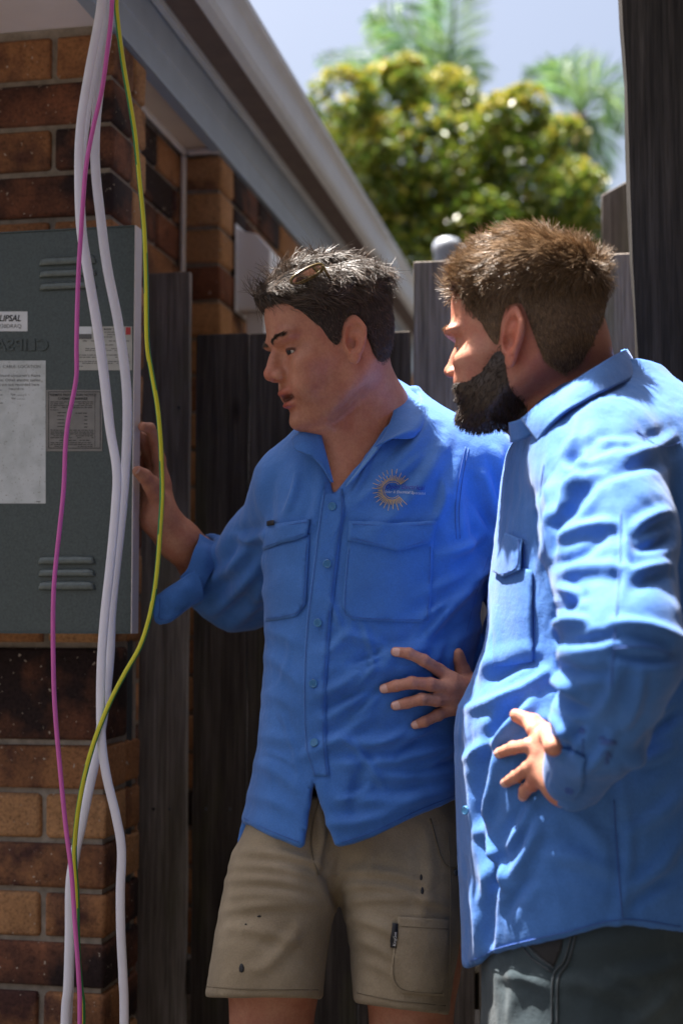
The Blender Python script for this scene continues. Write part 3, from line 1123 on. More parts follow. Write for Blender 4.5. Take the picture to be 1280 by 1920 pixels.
def patch(name, poly, surf, off, mat, parent, step=9.0, thick=0.0025, bulge=0.0, relax=3):
    """cloth piece cut to a photo outline and laid on a surface with real thickness"""
    bm = bmesh.new()
    vs = []
    n = len(poly)
    for i in range(n):
        (x0, y0), (x1, y1) = poly[i], poly[(i + 1) % n]
        m = max(1, int(math.hypot(x1 - x0, y1 - y0) / step))
        for k in range(m):
            vs.append(bm.verts.new((x0 + (x1 - x0) * k / m, y0 + (y1 - y0) * k / m, 0)))
    bm.faces.new(vs)
    bmesh.ops.triangulate(bm, faces=bm.faces[:])
    for _ in range(4):
        long_ = [e for e in bm.edges if e.calc_length() > step * 1.5 and not e.is_boundary]
        if not long_:
            break
        bmesh.ops.subdivide_edges(bm, edges=long_, cuts=1)
        bmesh.ops.triangulate(bm, faces=bm.faces[:])
    bmesh.ops.beautify_fill(bm, faces=bm.faces[:], edges=[e for e in bm.edges if not e.is_boundary])
    cx = sum(v.co.x for v in bm.verts) / len(bm.verts); cy = sum(v.co.y for v in bm.verts) / len(bm.verts)
    rr = max(math.hypot(v.co.x - cx, v.co.y - cy) for v in bm.verts)
    base = {}
    for v in bm.verts:
        l, nr = surf.hit(v.co.x, v.co.y)
        d = ray(v.co.x, v.co.y).normalized()
        k = 1 - math.hypot(v.co.x - cx, v.co.y - cy) / rr
        base[v] = (l, (nr * 0.5 - d * 0.5).normalized(), k)
    for v, (l, nn, k) in base.items():
        v.co = l + nn * (off + bulge * max(0, k))
    for _ in range(relax):
        new = {}
        for v in bm.verts:
            if not v.is_boundary:
                s = Vector((0, 0, 0))
                for e in v.link_edges:
                    s += e.other_vert(v).co
                new[v] = v.co * 0.5 + s / len(v.link_edges) * 0.5
        for v, c in new.items():
            v.co = c
    # turn the edge down onto the surface
    be = [e for e in bm.edges if e.is_boundary]
    ext = bmesh.ops.extrude_edge_only(bm, edges=be)
    for g in ext['geom']:
        if isinstance(g, bmesh.types.BMVert):
            d = (g.co - CAMP).normalized()
            g.co += d * (off + thick)
    me = bpy.data.meshes.new(name)
    bmesh.ops.recalc_face_normals(bm, faces=bm.faces[:])
    bm.to_mesh(me); bm.free()
    me.polygons.foreach_set('use_smooth', np.full(len(me.polygons), True, dtype=bool))
    return link(name, me, mat, parent)

def seam(name, line, surf, off, r_, mat, parent, n=None, closed=False):
    n = n or max(6, int(sum(math.hypot(line[i + 1][0] - line[i][0], line[i + 1][1] - line[i][1]) for i in range(len(line) - 1)) / 8))
    pts = catmull([(a, b, 0) for a, b in line], n)
    W = np.array([surf.at(p[0], p[1], off) for p in pts])
    for _ in range(2):
        W[1:-1] = 0.5 * W[1:-1] + 0.25 * (W[:-2] + W[2:])
    return link(name, tube_mesh(name, W, r_, 5), mat, parent)

def sheet(name, rows, mat, parent, nu=40, nv=10, thick=0.002, wob=0.0, seed=0):
    """cloth sheet lofted through rows of (px,py,Y) points"""
    R_ = [catmull([np.array(P(*q)) for q in row], nu) for row in rows]
    G = np.stack([catmull([r_[i] for r_ in R_], nv) for i in range(nu)], 0)     # nu x nv x 3
    V = G.reshape(-1, 3)
    if wob:
        V = V + np.stack([fbm(V * 28, seed + k, 2) for k in range(3)], 1) * wob
    Q = []
    for i in range(nu - 1):
        for j in range(nv - 1):
            Q.append((i * nv + j, i * nv + j + 1, (i + 1) * nv + j + 1, (i + 1) * nv + j))
    o = link(name, np_mesh(name, V, Q), mat, parent)
    md = o.modifiers.new('thickness', 'SOLIDIFY')
    md.thickness = thick
    md.offset = 0.0
    return o

def nails(fingers, parent, mat):
    """a nail on the outer side of each fingertip"""
    for pts, rad in fingers:
        a, b = np.array(pts[-2]), np.array(pts[-1])
        u = (b - a) / np.linalg.norm(b - a)
        v = np.array(CAMP) - b
        v = v - u * (v @ u); v /= np.linalg.norm(v)
        w = np.cross(u, v)
        r_ = rad[-1]
        V = []
        for i in range(6):
            t = i / 5
            for j in range(7):
                an = (-1 + 2 * j / 6) * 0.95 * (1 - 0.25 * (2 * t - 1) ** 2)
                V.append(b + u * r_ * (-0.95 + 1.55 * t) + (v * math.cos(an) + w * math.sin(an)) * (r_ * (1.035 - 0.28 * max(0, t - 0.45))))
        Q = [(i * 7 + j, i * 7 + j + 1, (i + 1) * 7 + j + 1, (i + 1) * 7 + j) for i in range(5) for j in range(6)]
        link('fingernail', np_mesh('fingernail', V, Q), MATS[mat], parent)

def knuckled(pts, rad):
    """split a finger's chain so that its joints are a little thicker than the bones between them"""
    P2, R2 = [], []
    for i in range(len(pts) - 1):
        P2 += [np.array(pts[i]), (np.array(pts[i]) + np.array(pts[i + 1])) / 2]
        R2 += [rad[i] * (1.05 if i else 1.0), (rad[i] + rad[i + 1]) / 2 * 0.93]
    return P2 + [np.array(pts[-1])], R2 + [rad[-1]]

def button(surf, px, py, r_, mat, parent, name='button'):
    l, nr = surf.hit(px, py)
    d = ray(px, py).normalized()
    nn = (nr * 0.6 - d * 0.4).normalized()
    bm = bmesh.new()
    prof = [(r_, -0.001), (r_, 0.0012), (r_ * 0.85, 0.002), (r_ * 0.7, 0.0013), (0.0, 0.0011)]
    seg = 18
    rows = []
    for (a, z) in prof[:-1]:
        rows.append([bm.verts.new((a * math.cos(2 * math.pi * k / seg), a * math.sin(2 * math.pi * k / seg), z)) for k in range(seg)])
    c = bm.verts.new((0, 0, prof[-1][1]))
    for i in range(len(rows) - 1):
        for k in range(seg):
            bm.faces.new((rows[i][k], rows[i][(k + 1) % seg], rows[i + 1][(k + 1) % seg], rows[i + 1][k]))
    for k in range(seg):
        bm.faces.new((rows[-1][k], rows[-1][(k + 1) % seg], c))
    for (hx, hy) in ((-1, -1), (1, -1), (1, 1), (-1, 1)):
        cc = Vector((hx * r_ * 0.22, hy * r_ * 0.22, 0.0016))
        add_box(bm, cc - Vector((r_ * 0.09, r_ * 0.09, 0)), Vector((1, 0, 0)), Vector((0, 1, 0)), UZ, r_ * 0.18, r_ * 0.18, 0.0008)
    M = nn.to_track_quat('Z', 'Y').to_matrix().to_4x4()
    M.translation = l + nn * 0.0042
    for v in bm.verts:
        v.co = M @ v.co
    return link(name, bm_mesh(name, bm), mat, parent)

def flat_text(name, body, px, py, size, surf, off, mat, parent, ang=0.0, shear=0.0, sx=1.0, bold=0.0, mirror=False):
    """lettering laid on a surface: px,py is the left end of the base line, size the letter height in photo px"""
    cu = bpy.data.curves.new(name, 'FONT')
    cu.body = body
    cu.size = size / 0.70
    cu.shear = shear
    cu.offset = bold
    cu.resolution_u = 3
    t = bpy.data.objects.new(name, cu)
    COL.objects.link(t)
    me = bpy.data.meshes.new_from_object(t.evaluated_get(bpy.context.evaluated_depsgraph_get()))
    bpy.data.objects.remove(t)
    n = len(me.vertices)
    co = np.empty(n * 3, np.float32); me.vertices.foreach_get('co', co); co = co.reshape(-1, 3)
    if mirror:
        co[:, 0] = -co[:, 0]
    ca, sa = math.cos(ang), math.sin(ang)
    out = []
    for (x, y, _) in co:
        x *= sx
        out.append(surf(px + x * ca + y * sa, py + x * sa - y * ca, off))
    me.vertices.foreach_set('co', np.array([tuple(v) for v in out], dtype=np.float32).ravel())
    me.update()
    return link(name, me, mat, parent)

# ------------------------------------------------------------------ heads
HL = np.array([  # z, x back, x front, half width
    (0.1315, -0.020, 0.025, 0.018), (0.127, -0.045, 0.050, 0.038), (0.117, -0.068, 0.072, 0.054), (0.100, -0.085, 0.086, 0.066), (0.075, -0.097, 0.0945, 0.0735), (0.045, -0.101, 0.098, 0.0765),
    (0.030, -0.100, 0.0975, 0.0760), (0.012, -0.096, 0.0895, 0.0745), (-0.010, -0.088, 0.0905, 0.0715), (-0.035, -0.072, 0.0935, 0.0675), (-0.055, -0.050, 0.0945, 0.0625),
    (-0.075, -0.022, 0.0920, 0.0570), (-0.095, 0.012, 0.0900, 0.0480), (-0.108, 0.034, 0.0830, 0.0360), (-0.116, 0.050, 0.0700, 0.0180)])
HZ = np.linspace(-0.116, 0.1315, 120)
def _sm(v):
    t = np.interp(HZ, HL[::-1, 0], v[::-1])
    k = np.hanning(9); k /= k.sum()
    return np.convolve(np.pad(t, 4, mode='edge'), k, mode='valid')
HB, HF, HW = _sm(HL[:, 1]), _sm(HL[:, 2]), _sm(HL[:, 3])

def f_skull(q, jaw=1.0):
    z = q[:, 2]
    zc = np.clip(z, HZ[0], HZ[-1])
    xb, xf, hw = np.interp(zc, HZ, HB), np.interp(zc, HZ, HF), np.interp(zc, HZ, HW)
    hw = hw * np.where(zc < -0.02, 1 + (jaw - 1) * np.clip((-0.02 - zc) / 0.05, 0, 1), 1)
    c, a = (xb + xf) / 2, (xf - xb) / 2
    u = (q[:, 0] - c) / a
    tp = np.interp(zc, [-0.11, -0.03, 0.03, 0.12], [0.30, 0.26, 0.16, 0.05])
    w = hw * (1 - tp * np.clip(u, -1.2, 1.2))
    k = (np.abs(u) ** 2.25 + np.abs(q[:, 1] / w) ** 2.25) ** (1 / 2.25)
    f = (k - 1) * np.minimum(a, hw)
    return np.maximum(f, np.abs(z - zc) + f * 0.3 + np.where(z != zc, 0.0, -1))

def f_head(q, jaw=1.0, mouth_open=0.0, nose=1.0):
    y = np.abs(q[:, 1])
    s = np.stack([q[:, 0], y, q[:, 2]], 1)
    f = f_skull(q, jaw)
    f = smin(f, f_ell(s, (0.081, 0.031, 0.032), (0.018, 0.028, 0.010)), 0.013)          # brow
    f = smin(f, f_ell(s, (0.056, 0.050, -0.014), (0.030, 0.018, 0.022)), 0.022)         # cheek bone
    f = smin(f, f_ell(s, (0.066, 0.036, -0.048), (0.026, 0.022, 0.026)), 0.020)         # cheek
    f = smax(f, -f_ell(s, (0.097, 0.037, 0.010), (0.018, 0.020, 0.009)), 0.010)         # eye socket
    f = smin(f, f_ball(s, (0.0725, 0.033, 0.010), 0.0148), 0.003)                       # lids
    f = smax(f, -f_ell(s, (0.0845, 0.038, 0.0078), (0.0085, 0.0130, 0.0024)), 0.0012)   # lid slit
    nt = 0.113 + 0.008 * (nose - 1)
    n = f_cone(q, (0.090, 0, 0.020), 0.0072, (nt, 0, -0.013), 0.0092)
    n = smin(n, f_ball(q, (nt + 0.0005, 0, -0.0165), 0.0108), 0.006)
    n = smin(n, f_ell(s, (0.099, 0.0125, -0.0215), (0.012, 0.0075, 0.0085)), 0.006)
    n = smin(n, f_ell(q, (0.090, 0, -0.008), (0.019, 0.0115, 0.026)), 0.008)            # body of the nose
    f = smin(f, n, 0.007)
    f = smax(f, -f_ell(s, (0.1055, 0.0080, -0.0290), (0.0065, 0.0042, 0.0055)), 0.002)     # nostril
    f = smin(f, f_ell(q, (0.0945, 0, -0.0480), (0.0105, 0.023, 0.0070)), 0.006)         # lips
    f = smin(f, f_ell(q, (0.0925, 0, -0.0640 - mouth_open), (0.0100, 0.020, 0.0072)), 0.006)
    f = smax(f, -f_ell(q, (0.1005, 0, -0.0560 - mouth_open * 0.5), (0.017, 0.0255, 0.0016 + mouth_open * 0.7)), 0.002)
    f = smax(f, -f_ell(q, (0.103, 0, -0.0785), (0.011, 0.022, 0.005)), 0.008)           # under the lip
    f = smin(f, f_ell(q, (0.080, 0, -0.0980), (0.019, 0.023, 0.015)), 0.012)            # chin
    return f

def ear_frame(q, size=1.0):
    s = np.stack([q[:, 0], np.abs(q[:, 1]), q[:, 2]], 1)
    # ear frame: lies on the side of the head, leans back, stands off
    c = vec((-0.011, 0.0785, 0.000))
    d = (s - c) / size
    ta, pa = R(14), R(30)
    ez = np.array([-math.sin(ta), 0, math.cos(ta)])
    ex0 = np.array([math.cos(ta), 0, math.sin(ta)])
    ex = ex0 * math.cos(pa) - np.array([0, 1, 0]) * math.sin(pa)
    ey = np.cross(ez, ex)
    if ey[1] < 0:
        ey = -ey
    return np.stack([d @ ex, d @ ey, d @ ez], 1).astype(np.float32)

def f_concha(q, size=1.0):
    e = ear_frame(q, size)
    f = f_ell(e, (0.0040, 0.0060, -0.004), (0.0080, 0.0085, 0.0110))
    # hollow between the rim and the inner fold
    g = f_ell(e, (-0.0015, 0.0062, 0.0165), (0.0085, 0.0045, 0.0062))
    return np.minimum(f, g) * size

def f_ears(q, size=1.0):
    e = ear_frame(q, size)
    # outline: wide on top, narrow lobe
    w = np.interp(e[:, 2], [-0.034, -0.02, 0.0, 0.018, 0.034], [0.0085, 0.0115, 0.0155, 0.0185, 0.014]).astype(np.float32)
    rad = np.sqrt((e[:, 0] / w) ** 2 + (e[:, 2] / 0.033) ** 2)
    disc = np.maximum((rad - 1) * 0.014, np.abs(e[:, 1]) - 0.0022)
    rim = np.sqrt(((rad - 0.90) * 0.016) ** 2 + (e[:, 1] - 0.0038) ** 2) - 0.0036
    rim = np.maximum(rim, -(e[:, 2] + 0.020))
    anti = np.sqrt(((rad - 0.52) * 0.015) ** 2 + (e[:, 1] - 0.002) ** 2) - 0.0026
    anti = np.maximum(anti, e[:, 0] - 0.002)
    lobe = f_ell(e, (0.001, 0.001, -0.026), (0.0085, 0.0042, 0.0085))
    trag = f_ell(e, (0.0125, 0.002, -0.004), (0.0045, 0.0035, 0.0065))
    f = smin(disc, rim, 0.003)
    f = smin(f, anti, 0.003)
    f = smin(f, lobe, 0.004)
    f = smin(f, trag, 0.003)
    return f * size

class Head:
    def __init__(self, pos, fwd, up, scale):
        f = Vector(fwd).normalized()
        l = Vector(up).cross(f).normalized()
        u = f.cross(l).normalized()
        self.M = np.array([f, l, u], dtype=np.float32)       # world -> head
        self.c = vec(pos); self.s = scale

    def to(self, p):
        return ((p - self.c) @ self.M.T / self.s).astype(np.float32)

    def w(self, q):
        return (np.asarray(q) * self.s) @ self.M + self.c

    def wd(self, q):
        return np.asarray(q) @ self.M

def eyeball(head, side):
    c = head.w(np.array([(0.0722, side * 0.033, 0.010)]))[0]
    bm = bmesh.new()
    bmesh.ops.create_uvsphere(bm, u_segments=20, v_segments=14, radius=0.0128 * head.s)
    V = np.array([v.co[:] for v in bm.verts])
    me = bm_mesh('eyeball', bm, True)
    V = V + c
    me.vertices.foreach_set('co', V.astype(np.float32).ravel())
    return me

def strands(name, roots, dirs, lens, mat, parent, rng, width=0.0007, seg=5, droop=0.0, curl=0.25, comb=None):
    """hair strands as thin tapered ribbons"""
    n = len(roots)
    pts = [roots]
    d = dirs / (np.linalg.norm(dirs, axis=1)[:, None] + 1e-9)
    wv = rng.normal(size=(n, 3)) * curl
    for k in range(seg):
        d = d + wv * 0.35 + np.array([0, 0, -droop])
        if comb is not None:
            d = d + comb * 0.3
        wv = wv * 0.7 + rng.normal(size=(n, 3)) * curl * 0.35
        d /= np.linalg.norm(d, axis=1)[:, None]
        pts.append(pts[-1] + d * (lens / seg)[:, None])
    pts = np.stack(pts, 1)                      # n, seg+1, 3
    tan = np.gradient(pts, axis=1)
    side = np.cross(tan, rng.normal(size=(n, 1, 3)))
    side /= np.linalg.norm(side, axis=2)[:, :, None] + 1e-9
    sid2 = np.cross(tan, side)
    sid2 /= np.linalg.norm(sid2, axis=2)[:, :, None] + 1e-9
    w = 0.55 * width * np.linspace(1, 0.25, seg + 1)[None, :, None] * rng.uniform(0.6, 1.3, (n, 1, 1))
    V = np.stack([pts + side * w, pts + (-0.5 * side + 0.866 * sid2) * w, pts + (-0.5 * side - 0.866 * sid2) * w], 2).reshape(-1, 3)
    base = (np.arange(n) * (seg + 1) * 3)[:, None]
    k = np.arange(seg)[None, :] * 3
    a = (base + k).ravel()
    Q = np.concatenate([np.stack([a + i, a + (i + 1) % 3, a + 3 + (i + 1) % 3, a + 3 + i], 1) for i in range(3)])
    return link(name, np_mesh(name, V, Q), mat, parent)

def sample_tris(V, Q, mask_fn, n, rng):
    T = tri(Q)
    c = (V[T[:, 0]] + V[T[:, 1]] + V[T[:, 2]]) / 3
    ar = np.linalg.norm(np.cross(V[T[:, 1]] - V[T[:, 0]], V[T[:, 2]] - V[T[:, 0]]), axis=1)
    w = ar * mask_fn(c)
    i = rng.choice(len(T), n, p=w / w.sum())
    u, v = rng.random(n), rng.random(n)
    m = u + v > 1
    u[m], v[m] = 1 - u[m], 1 - v[m]
    A, B, C_ = V[T[i, 0]], V[T[i, 1]], V[T[i, 2]]
    nr = np.cross(B - A, C_ - A); nr /= np.linalg.norm(nr, axis=1)[:, None] + 1e-12
    return A + u[:, None] * (B - A) + v[:, None] * (C_ - A), nr

def paint(me, name, vals):
    at = me.color_attributes.new(name, 'FLOAT_COLOR', 'POINT')
    c = np.ones((len(me.vertices), 4), np.float32)
    c[:, :3] = vals
    at.data.foreach_set('color', c.ravel())

# ------------------------------------------------------------------ cloth and skin materials
def fabric(name, col, col2, rough=0.75, weave=1500.0, sheen=0.15, fade=0.5, stain=None):
    m, nt, b = new_mat(name)
    v = coords(nt)
    big = noise(nt, v, 11, 4)
    c = ramp(nt, big, [(0.28, [x * 0.86 for x in col]), (0.5, col), (0.75, [x * 1.08 for x in col2])])
    fine = noise(nt, coords(nt, (1, 1, 1)), 420, 2)
    c = mixc(nt, 0.35, c, ramp(nt, fine, [(0.3, (0.75, 0.75, 0.75)), (0.7, (1.2, 1.2, 1.2))]), 'MULTIPLY')
    nt.links.new(c, b.inputs['Base Color'])
    b.inputs['Roughness'].default_value = rough
    b.inputs['Specular IOR Level'].default_value = 0.25
    b.inputs['Sheen Weight'].default_value = sheen
    b.inputs['Sheen Roughness'].default_value = 0.5
    crin = noise(nt, v, 55, 4, 0.6)
    wv = noise(nt, v, weave * 0.5, 1)
    ad = nt.nodes.new('ShaderNodeMath'); ad.operation = 'MULTIPLY_ADD'
    nt.links.new(wv, ad.inputs[0]); ad.inputs[1].default_value = 0.25; nt.links.new(crin, ad.inputs[2])
    bump(nt, b, ad.outputs[0], 0.5, 0.003)
    MATS[name] = m
    return m

def skin(name, col, red, rough=0.48):
    m, nt, b = new_mat(name)
    v = coords(nt)
    mott = noise(nt, v, 45, 4, 0.6)
    c = ramp(nt, mott, [(0.3, red), (0.65, col)])
    c = mixc(nt, 0.5, c, ramp(nt, noise(nt, v, 260, 3, 0.7), [(0.3, (0.78, 0.72, 0.70)), (0.6, (1.08, 1.06, 1.05))]), 'MULTIPLY')
    at = nt.nodes.new('ShaderNodeVertexColor'); at.layer_name = 'tint'
    c = mixc(nt, 1.0, c, at.outputs['Color'], 'MULTIPLY')
    nt.links.new(c, b.inputs['Base Color'])
    b.inputs['Roughness'].default_value = rough
    b.inputs['Subsurface Weight'].default_value = 0.12
    b.inputs['Subsurface Radius'].default_value = (0.012, 0.005, 0.003)
    b.inputs['Subsurface Scale'].default_value = 0.6
    b.inputs['Specular IOR Level'].default_value = 0.35
    pores = noise(nt, v, 520, 3)
    bump(nt, b, pores, 0.3, 0.0012)
    MATS[name] = m

def hair_mat(name, c0, c1, rough=0.35):
    m, nt, b = new_mat(name)
    ge = nt.nodes.new('ShaderNodeNewGeometry')
    c = ramp(nt, ge.outputs['Random Per Island'], [(0.0, c0), (1.0, c1)])
    nt.links.new(c, b.inputs['Base Color'])
    b.inputs['Roughness'].default_value = rough
    b.inputs['Specular IOR Level'].default_value = 0.6
    MATS[name] = m

fabric('shirt_blue', (0.046, 0.155, 0.46), (0.060, 0.180, 0.51), sheen=0.15)
fabric('shirt_blue_pale', (0.10, 0.25, 0.56), (0.16, 0.32, 0.62))
fabric('shorts_khaki', (0.27, 0.215, 0.145), (0.33, 0.27, 0.19), 0.85, 1200, 0.1)
fabric('jeans', (0.030, 0.046, 0.056), (0.058, 0.080, 0.092), 0.85, 1400, 0.1)
plain('stitch_dark', (0.04, 0.10, 0.34), 0.8, 0.1)
plain('stitch_khaki', (0.16, 0.125, 0.08), 0.8, 0.1)
plain('stitch_jeans', (0.035, 0.045, 0.055), 0.8, 0.1)
plain('button_teal', (0.05, 0.19, 0.38), 0.3, 0.05)
plain('tag_black', (0.008, 0.008, 0.012), 0.6, 0.1)
plain('tag_white', (0.6, 0.6, 0.62), 0.7, 0.05)
plain('thread_gold', (0.62, 0.40, 0.08), 0.5, 0.1)
plain('thread_navy', (0.018, 0.03, 0.30), 0.5, 0.1)
plain('thread_pale', (0.42, 0.45, 0.55), 0.5, 0.1)
plain('pocket_shade', (0.012, 0.012, 0.014), 0.9, 0.2)
plain('boot_leather', (0.09, 0.055, 0.03), 0.6, 0.2)
skin('skin_dark_haired', (0.46, 0.215, 0.135), (0.40, 0.155, 0.10))
skin('skin_fair', (0.50, 0.235, 0.155), (0.44, 0.165, 0.115))
hair_mat('hair_brown', (0.022, 0.015, 0.011), (0.15, 0.10, 0.07), 0.42)
hair_mat('hair_blond', (0.10, 0.058, 0.028), (0.34, 0.215, 0.115), 0.42)
hair_mat('beard_brown', (0.010, 0.006, 0.004), (0.05, 0.024, 0.011), 0.5)
m, nt, b = new_mat('hair_clipped')
v = coords(nt, (1, 1, 0.25))
c = ramp(nt, noise(nt, v, 420, 3, 0.7), [(0.3, (0.042, 0.026, 0.015)), (0.7, (0.17, 0.105, 0.060))])
nt.links.new(c, b.inputs['Base Color'])
b.inputs['Roughness'].default_value = 0.6
b.inputs['Specular IOR Level'].default_value = 0.2
bump(nt, b, noise(nt, v, 420, 3, 0.7), 0.9, 0.003)
MATS['hair_clipped'] = m
plain('nail', (0.58, 0.33, 0.26), 0.3, 0.08, 60)
plain('eye_white', (0.42, 0.38, 0.36), 0.2, 0.03)

# =================================================================== THE MAN AT THE DOOR (dark hair, shorts)
man1 = empty('person', (P(650, 1140, 2.2).x, 2.2, 0))
tag(man1, 'dark haired person in blue work shirt and khaki shorts reaching to the open metal door', 'person')
rg = np.random.default_rng(21)

# ---- head and neck
h1 = Head(P(624, 657, 2.13), (-0.918, -0.300, -0.259), (0.0, 0.0, 1.0), 0.95)
NB1 = [np.array(P(664, 710, 2.15)), np.array(P(690, 790, 2.19)), np.array(P(690, 880, 2.22))]
def f_man1_head(p):
    q = h1.to(p)
    f = f_head(q, jaw=1.10, mouth_open=0.0050, nose=0.55) * h1.s
    f = smin(f, f_ears(q, 1.06) * h1.s, 0.003)
    f = smax(f, -f_concha(q, 1.06) * h1.s, 0.002)
    n = f_cone(p, NB1[0], 0.060, NB1[1], 0.068)
    n = smin(n, f_cone(p, NB1[1], 0.068, NB1[2], 0.080), 0.02)
    n = smin(n, f_cone(p, P(600, 770, 2.13), 0.030, P(655, 850, 2.15), 0.045), 0.04)     # throat under the jaw
    n = smin(n, f_ell(p, P(645, 950, 2.185), (0.090, 0.092, 0.09)), 0.05)                  # upper chest
    return smin(f, n, 0.022)
HV1, HQ1 = net(f_man1_head, P(490, 1000, 2.15) - Vector((0.16, 0.16, 0.0)), P(740, 470, 2.15) + Vector((0.16, 0.14, 0.02)), 0.0021, 1)

# ---- hand on the door
def hand_chain(pts, r0, r1):
    n = len(pts)
    return [np.array(P(*q)) for q in pts], np.linspace(r0, r1, n)
YD = 2.345                       # the door's front face at its right edge
fingers_a = [
    hand_chain([(305, 905, 2.40), (298, 862, 2.398), (292, 824, 2.39), (281, 803, 2.37), (268, 800, 2.352)], 0.0125, 0.0082),
    hand_chain([(292, 900, 2.42), (282, 862, 2.42), (272, 836, 2.41), (266, 818, 2.39)], 0.0120, 0.0085),
    hand_chain([(285, 915, 2.43), (272, 885, 2.44), (262, 868, 2.43), (256, 860, 2.41)], 0.0115, 0.0085),
    hand_chain([(283, 930, 2.44), (268, 912, 2.45), (258, 905, 2.44)], 0.0105, 0.0080),
    hand_chain([(300, 945, 2.375), (284, 908, 2.350), (271, 893, 2.335), (259, 884, 2.327)], 0.0165, 0.0095)]
def f_hand_a(p):
    f = None
    for pts, rad in fingers_a:
        e = f_chain(p, *knuckled(pts, rad), 0.003)
        f = e if f is None else smin(f, e, 0.005)
    palm = f_cone(p, P(296, 905, 2.41), 0.021, P(302, 968, 2.39), 0.029)
    palm = smin(palm, f_cone(p, P(283, 915, 2.42), 0.017, P(290, 965, 2.40), 0.024), 0.015)
    f = smin(f, palm, 0.012)
    arm = f_chain(p, [P(300, 975, 2.388), P(335, 1012, 2.41), P(385, 1060, 2.46), P(440, 1110, 2.53)], [0.0285, 0.033, 0.040, 0.043], 0.02)
    return smin(f, arm, 0.02)
AV, AQ = net(f_hand_a, P(240, 1150, 2.4) - Vector((0.02, 0.14, 0.0)), P(470, 770, 2.4) + Vector((0.0, 0.18, 0.02)), 0.0022, 1)

# ---- torso levels of the shirt
TORSO1 = Loft([(735, 655, 775, 2.225, 0.055), (770, 610, 815, 2.22, 0.075), (800, 575, 860, 2.215, 0.095), (850, 533, 905, 2.21, 0.115), (900, 510, 915, 2.205, 0.125), (1000, 492, 915, 2.20, 0.132),
               (1100, 495, 905, 2.20, 0.134), (1200, 499, 892, 2.20, 0.138), (1300, 495, 884, 2.20, 0.142), (1400, 485, 878, 2.20, 0.140), (1500, 466, 874, 2.20, 0.142), (1570, 448, 872, 2.20, 0.148), (1640, 438, 872, 2.20, 0.15)], 2.35, R(-6))
HEM1 = np.array([(430, 1530), (455, 1540), (510, 1566), (562, 1587), (570, 1583), (574, 1545), (587, 1458), (598, 1490), (628, 1586), (636, 1588), (700, 1567), (780, 1529), (865, 1494), (960, 1465)])
def f_shirt1(p):
    px, py = proj(p)
    f = TORSO1(p)
    f = smin(f, f_cone(p, P(720, 800, 2.22), 0.052, P(890, 880, 2.20), 0.062), 0.05)
    f = smin(f, f_cone(p, P(650, 830, 2.22), 0.050, P(560, 905, 2.22), 0.056), 0.05)
    # his left sleeve (goes down behind the other man)
    f = smin(f, f_chain(p, [P(893, 885, 2.20), P(930, 985, 2.22), P(1000, 1150, 2.30)], [0.066, 0.069, 0.062], 0.03), 0.035)
    f = smin(f, f_chain(p, [P(1000, 1150, 2.30), P(945, 1250, 2.20)], [0.062, 0.05], 0.03), 0.02)
    # his right sleeve, back and out towards the door
    f = smin(f, f_chain(p, [P(552, 915, 2.23), P(500, 1030, 2.36), P(450, 1105, 2.49)], [0.058, 0.068, 0.070], 0.03), 0.03)
    fs = f_chain(p, [P(450, 1105, 2.49), P(412, 1082, 2.46), P(372, 1048, 2.43)], [0.070, 0.064, 0.047], 0.02)
    # open end of the rolled sleeve
    e0, e1 = np.array(P(372, 1045, 2.43)), np.array(P(420, 1090, 2.47))
    ax = (e1 - e0) / np.linalg.norm(e1 - e0)
    fs = np.maximum(fs, -((p - e0) @ ax) - 0.004)
    hole = f_cone(p, P(330, 1008, 2.40), 0.040, P(405, 1072, 2.45), 0.040)
    fs = smax(fs, -hole, 0.004)
    f = smin(f, fs, 0.02)
    # neck opening and V
    f = smax(f, -f_cone(p, P(690, 740, 2.17), 0.078, P(675, 830, 2.19), 0.070), 0.006)
    vn = np.maximum(np.maximum(-(px - np.interp(py, [780, 930], [585, 624])), px - np.interp(py, [780, 830, 930], [735, 705, 626])), py - 932) * (2.1 / F)
    vn = np.maximum(vn, p[:, 1] - 2.19)
    f = smax(f, -vn.astype(np.float32), 0.004)
    # hem
    hem = np.where(p[:, 1] < 2.2, np.interp(px, HEM1[:, 0], HEM1[:, 1]), 1585)
    f = np.maximum(f, ((py - hem) * (2.12 / F)).astype(np.float32))
    return f.astype(np.float32)
SV1, SQ1 = net(f_shirt1, (-0.27, 1.98, 0.80), (0.40, 2.64, 1.54), 0.0042, 2)
nn = normals(SV1, SQ1)
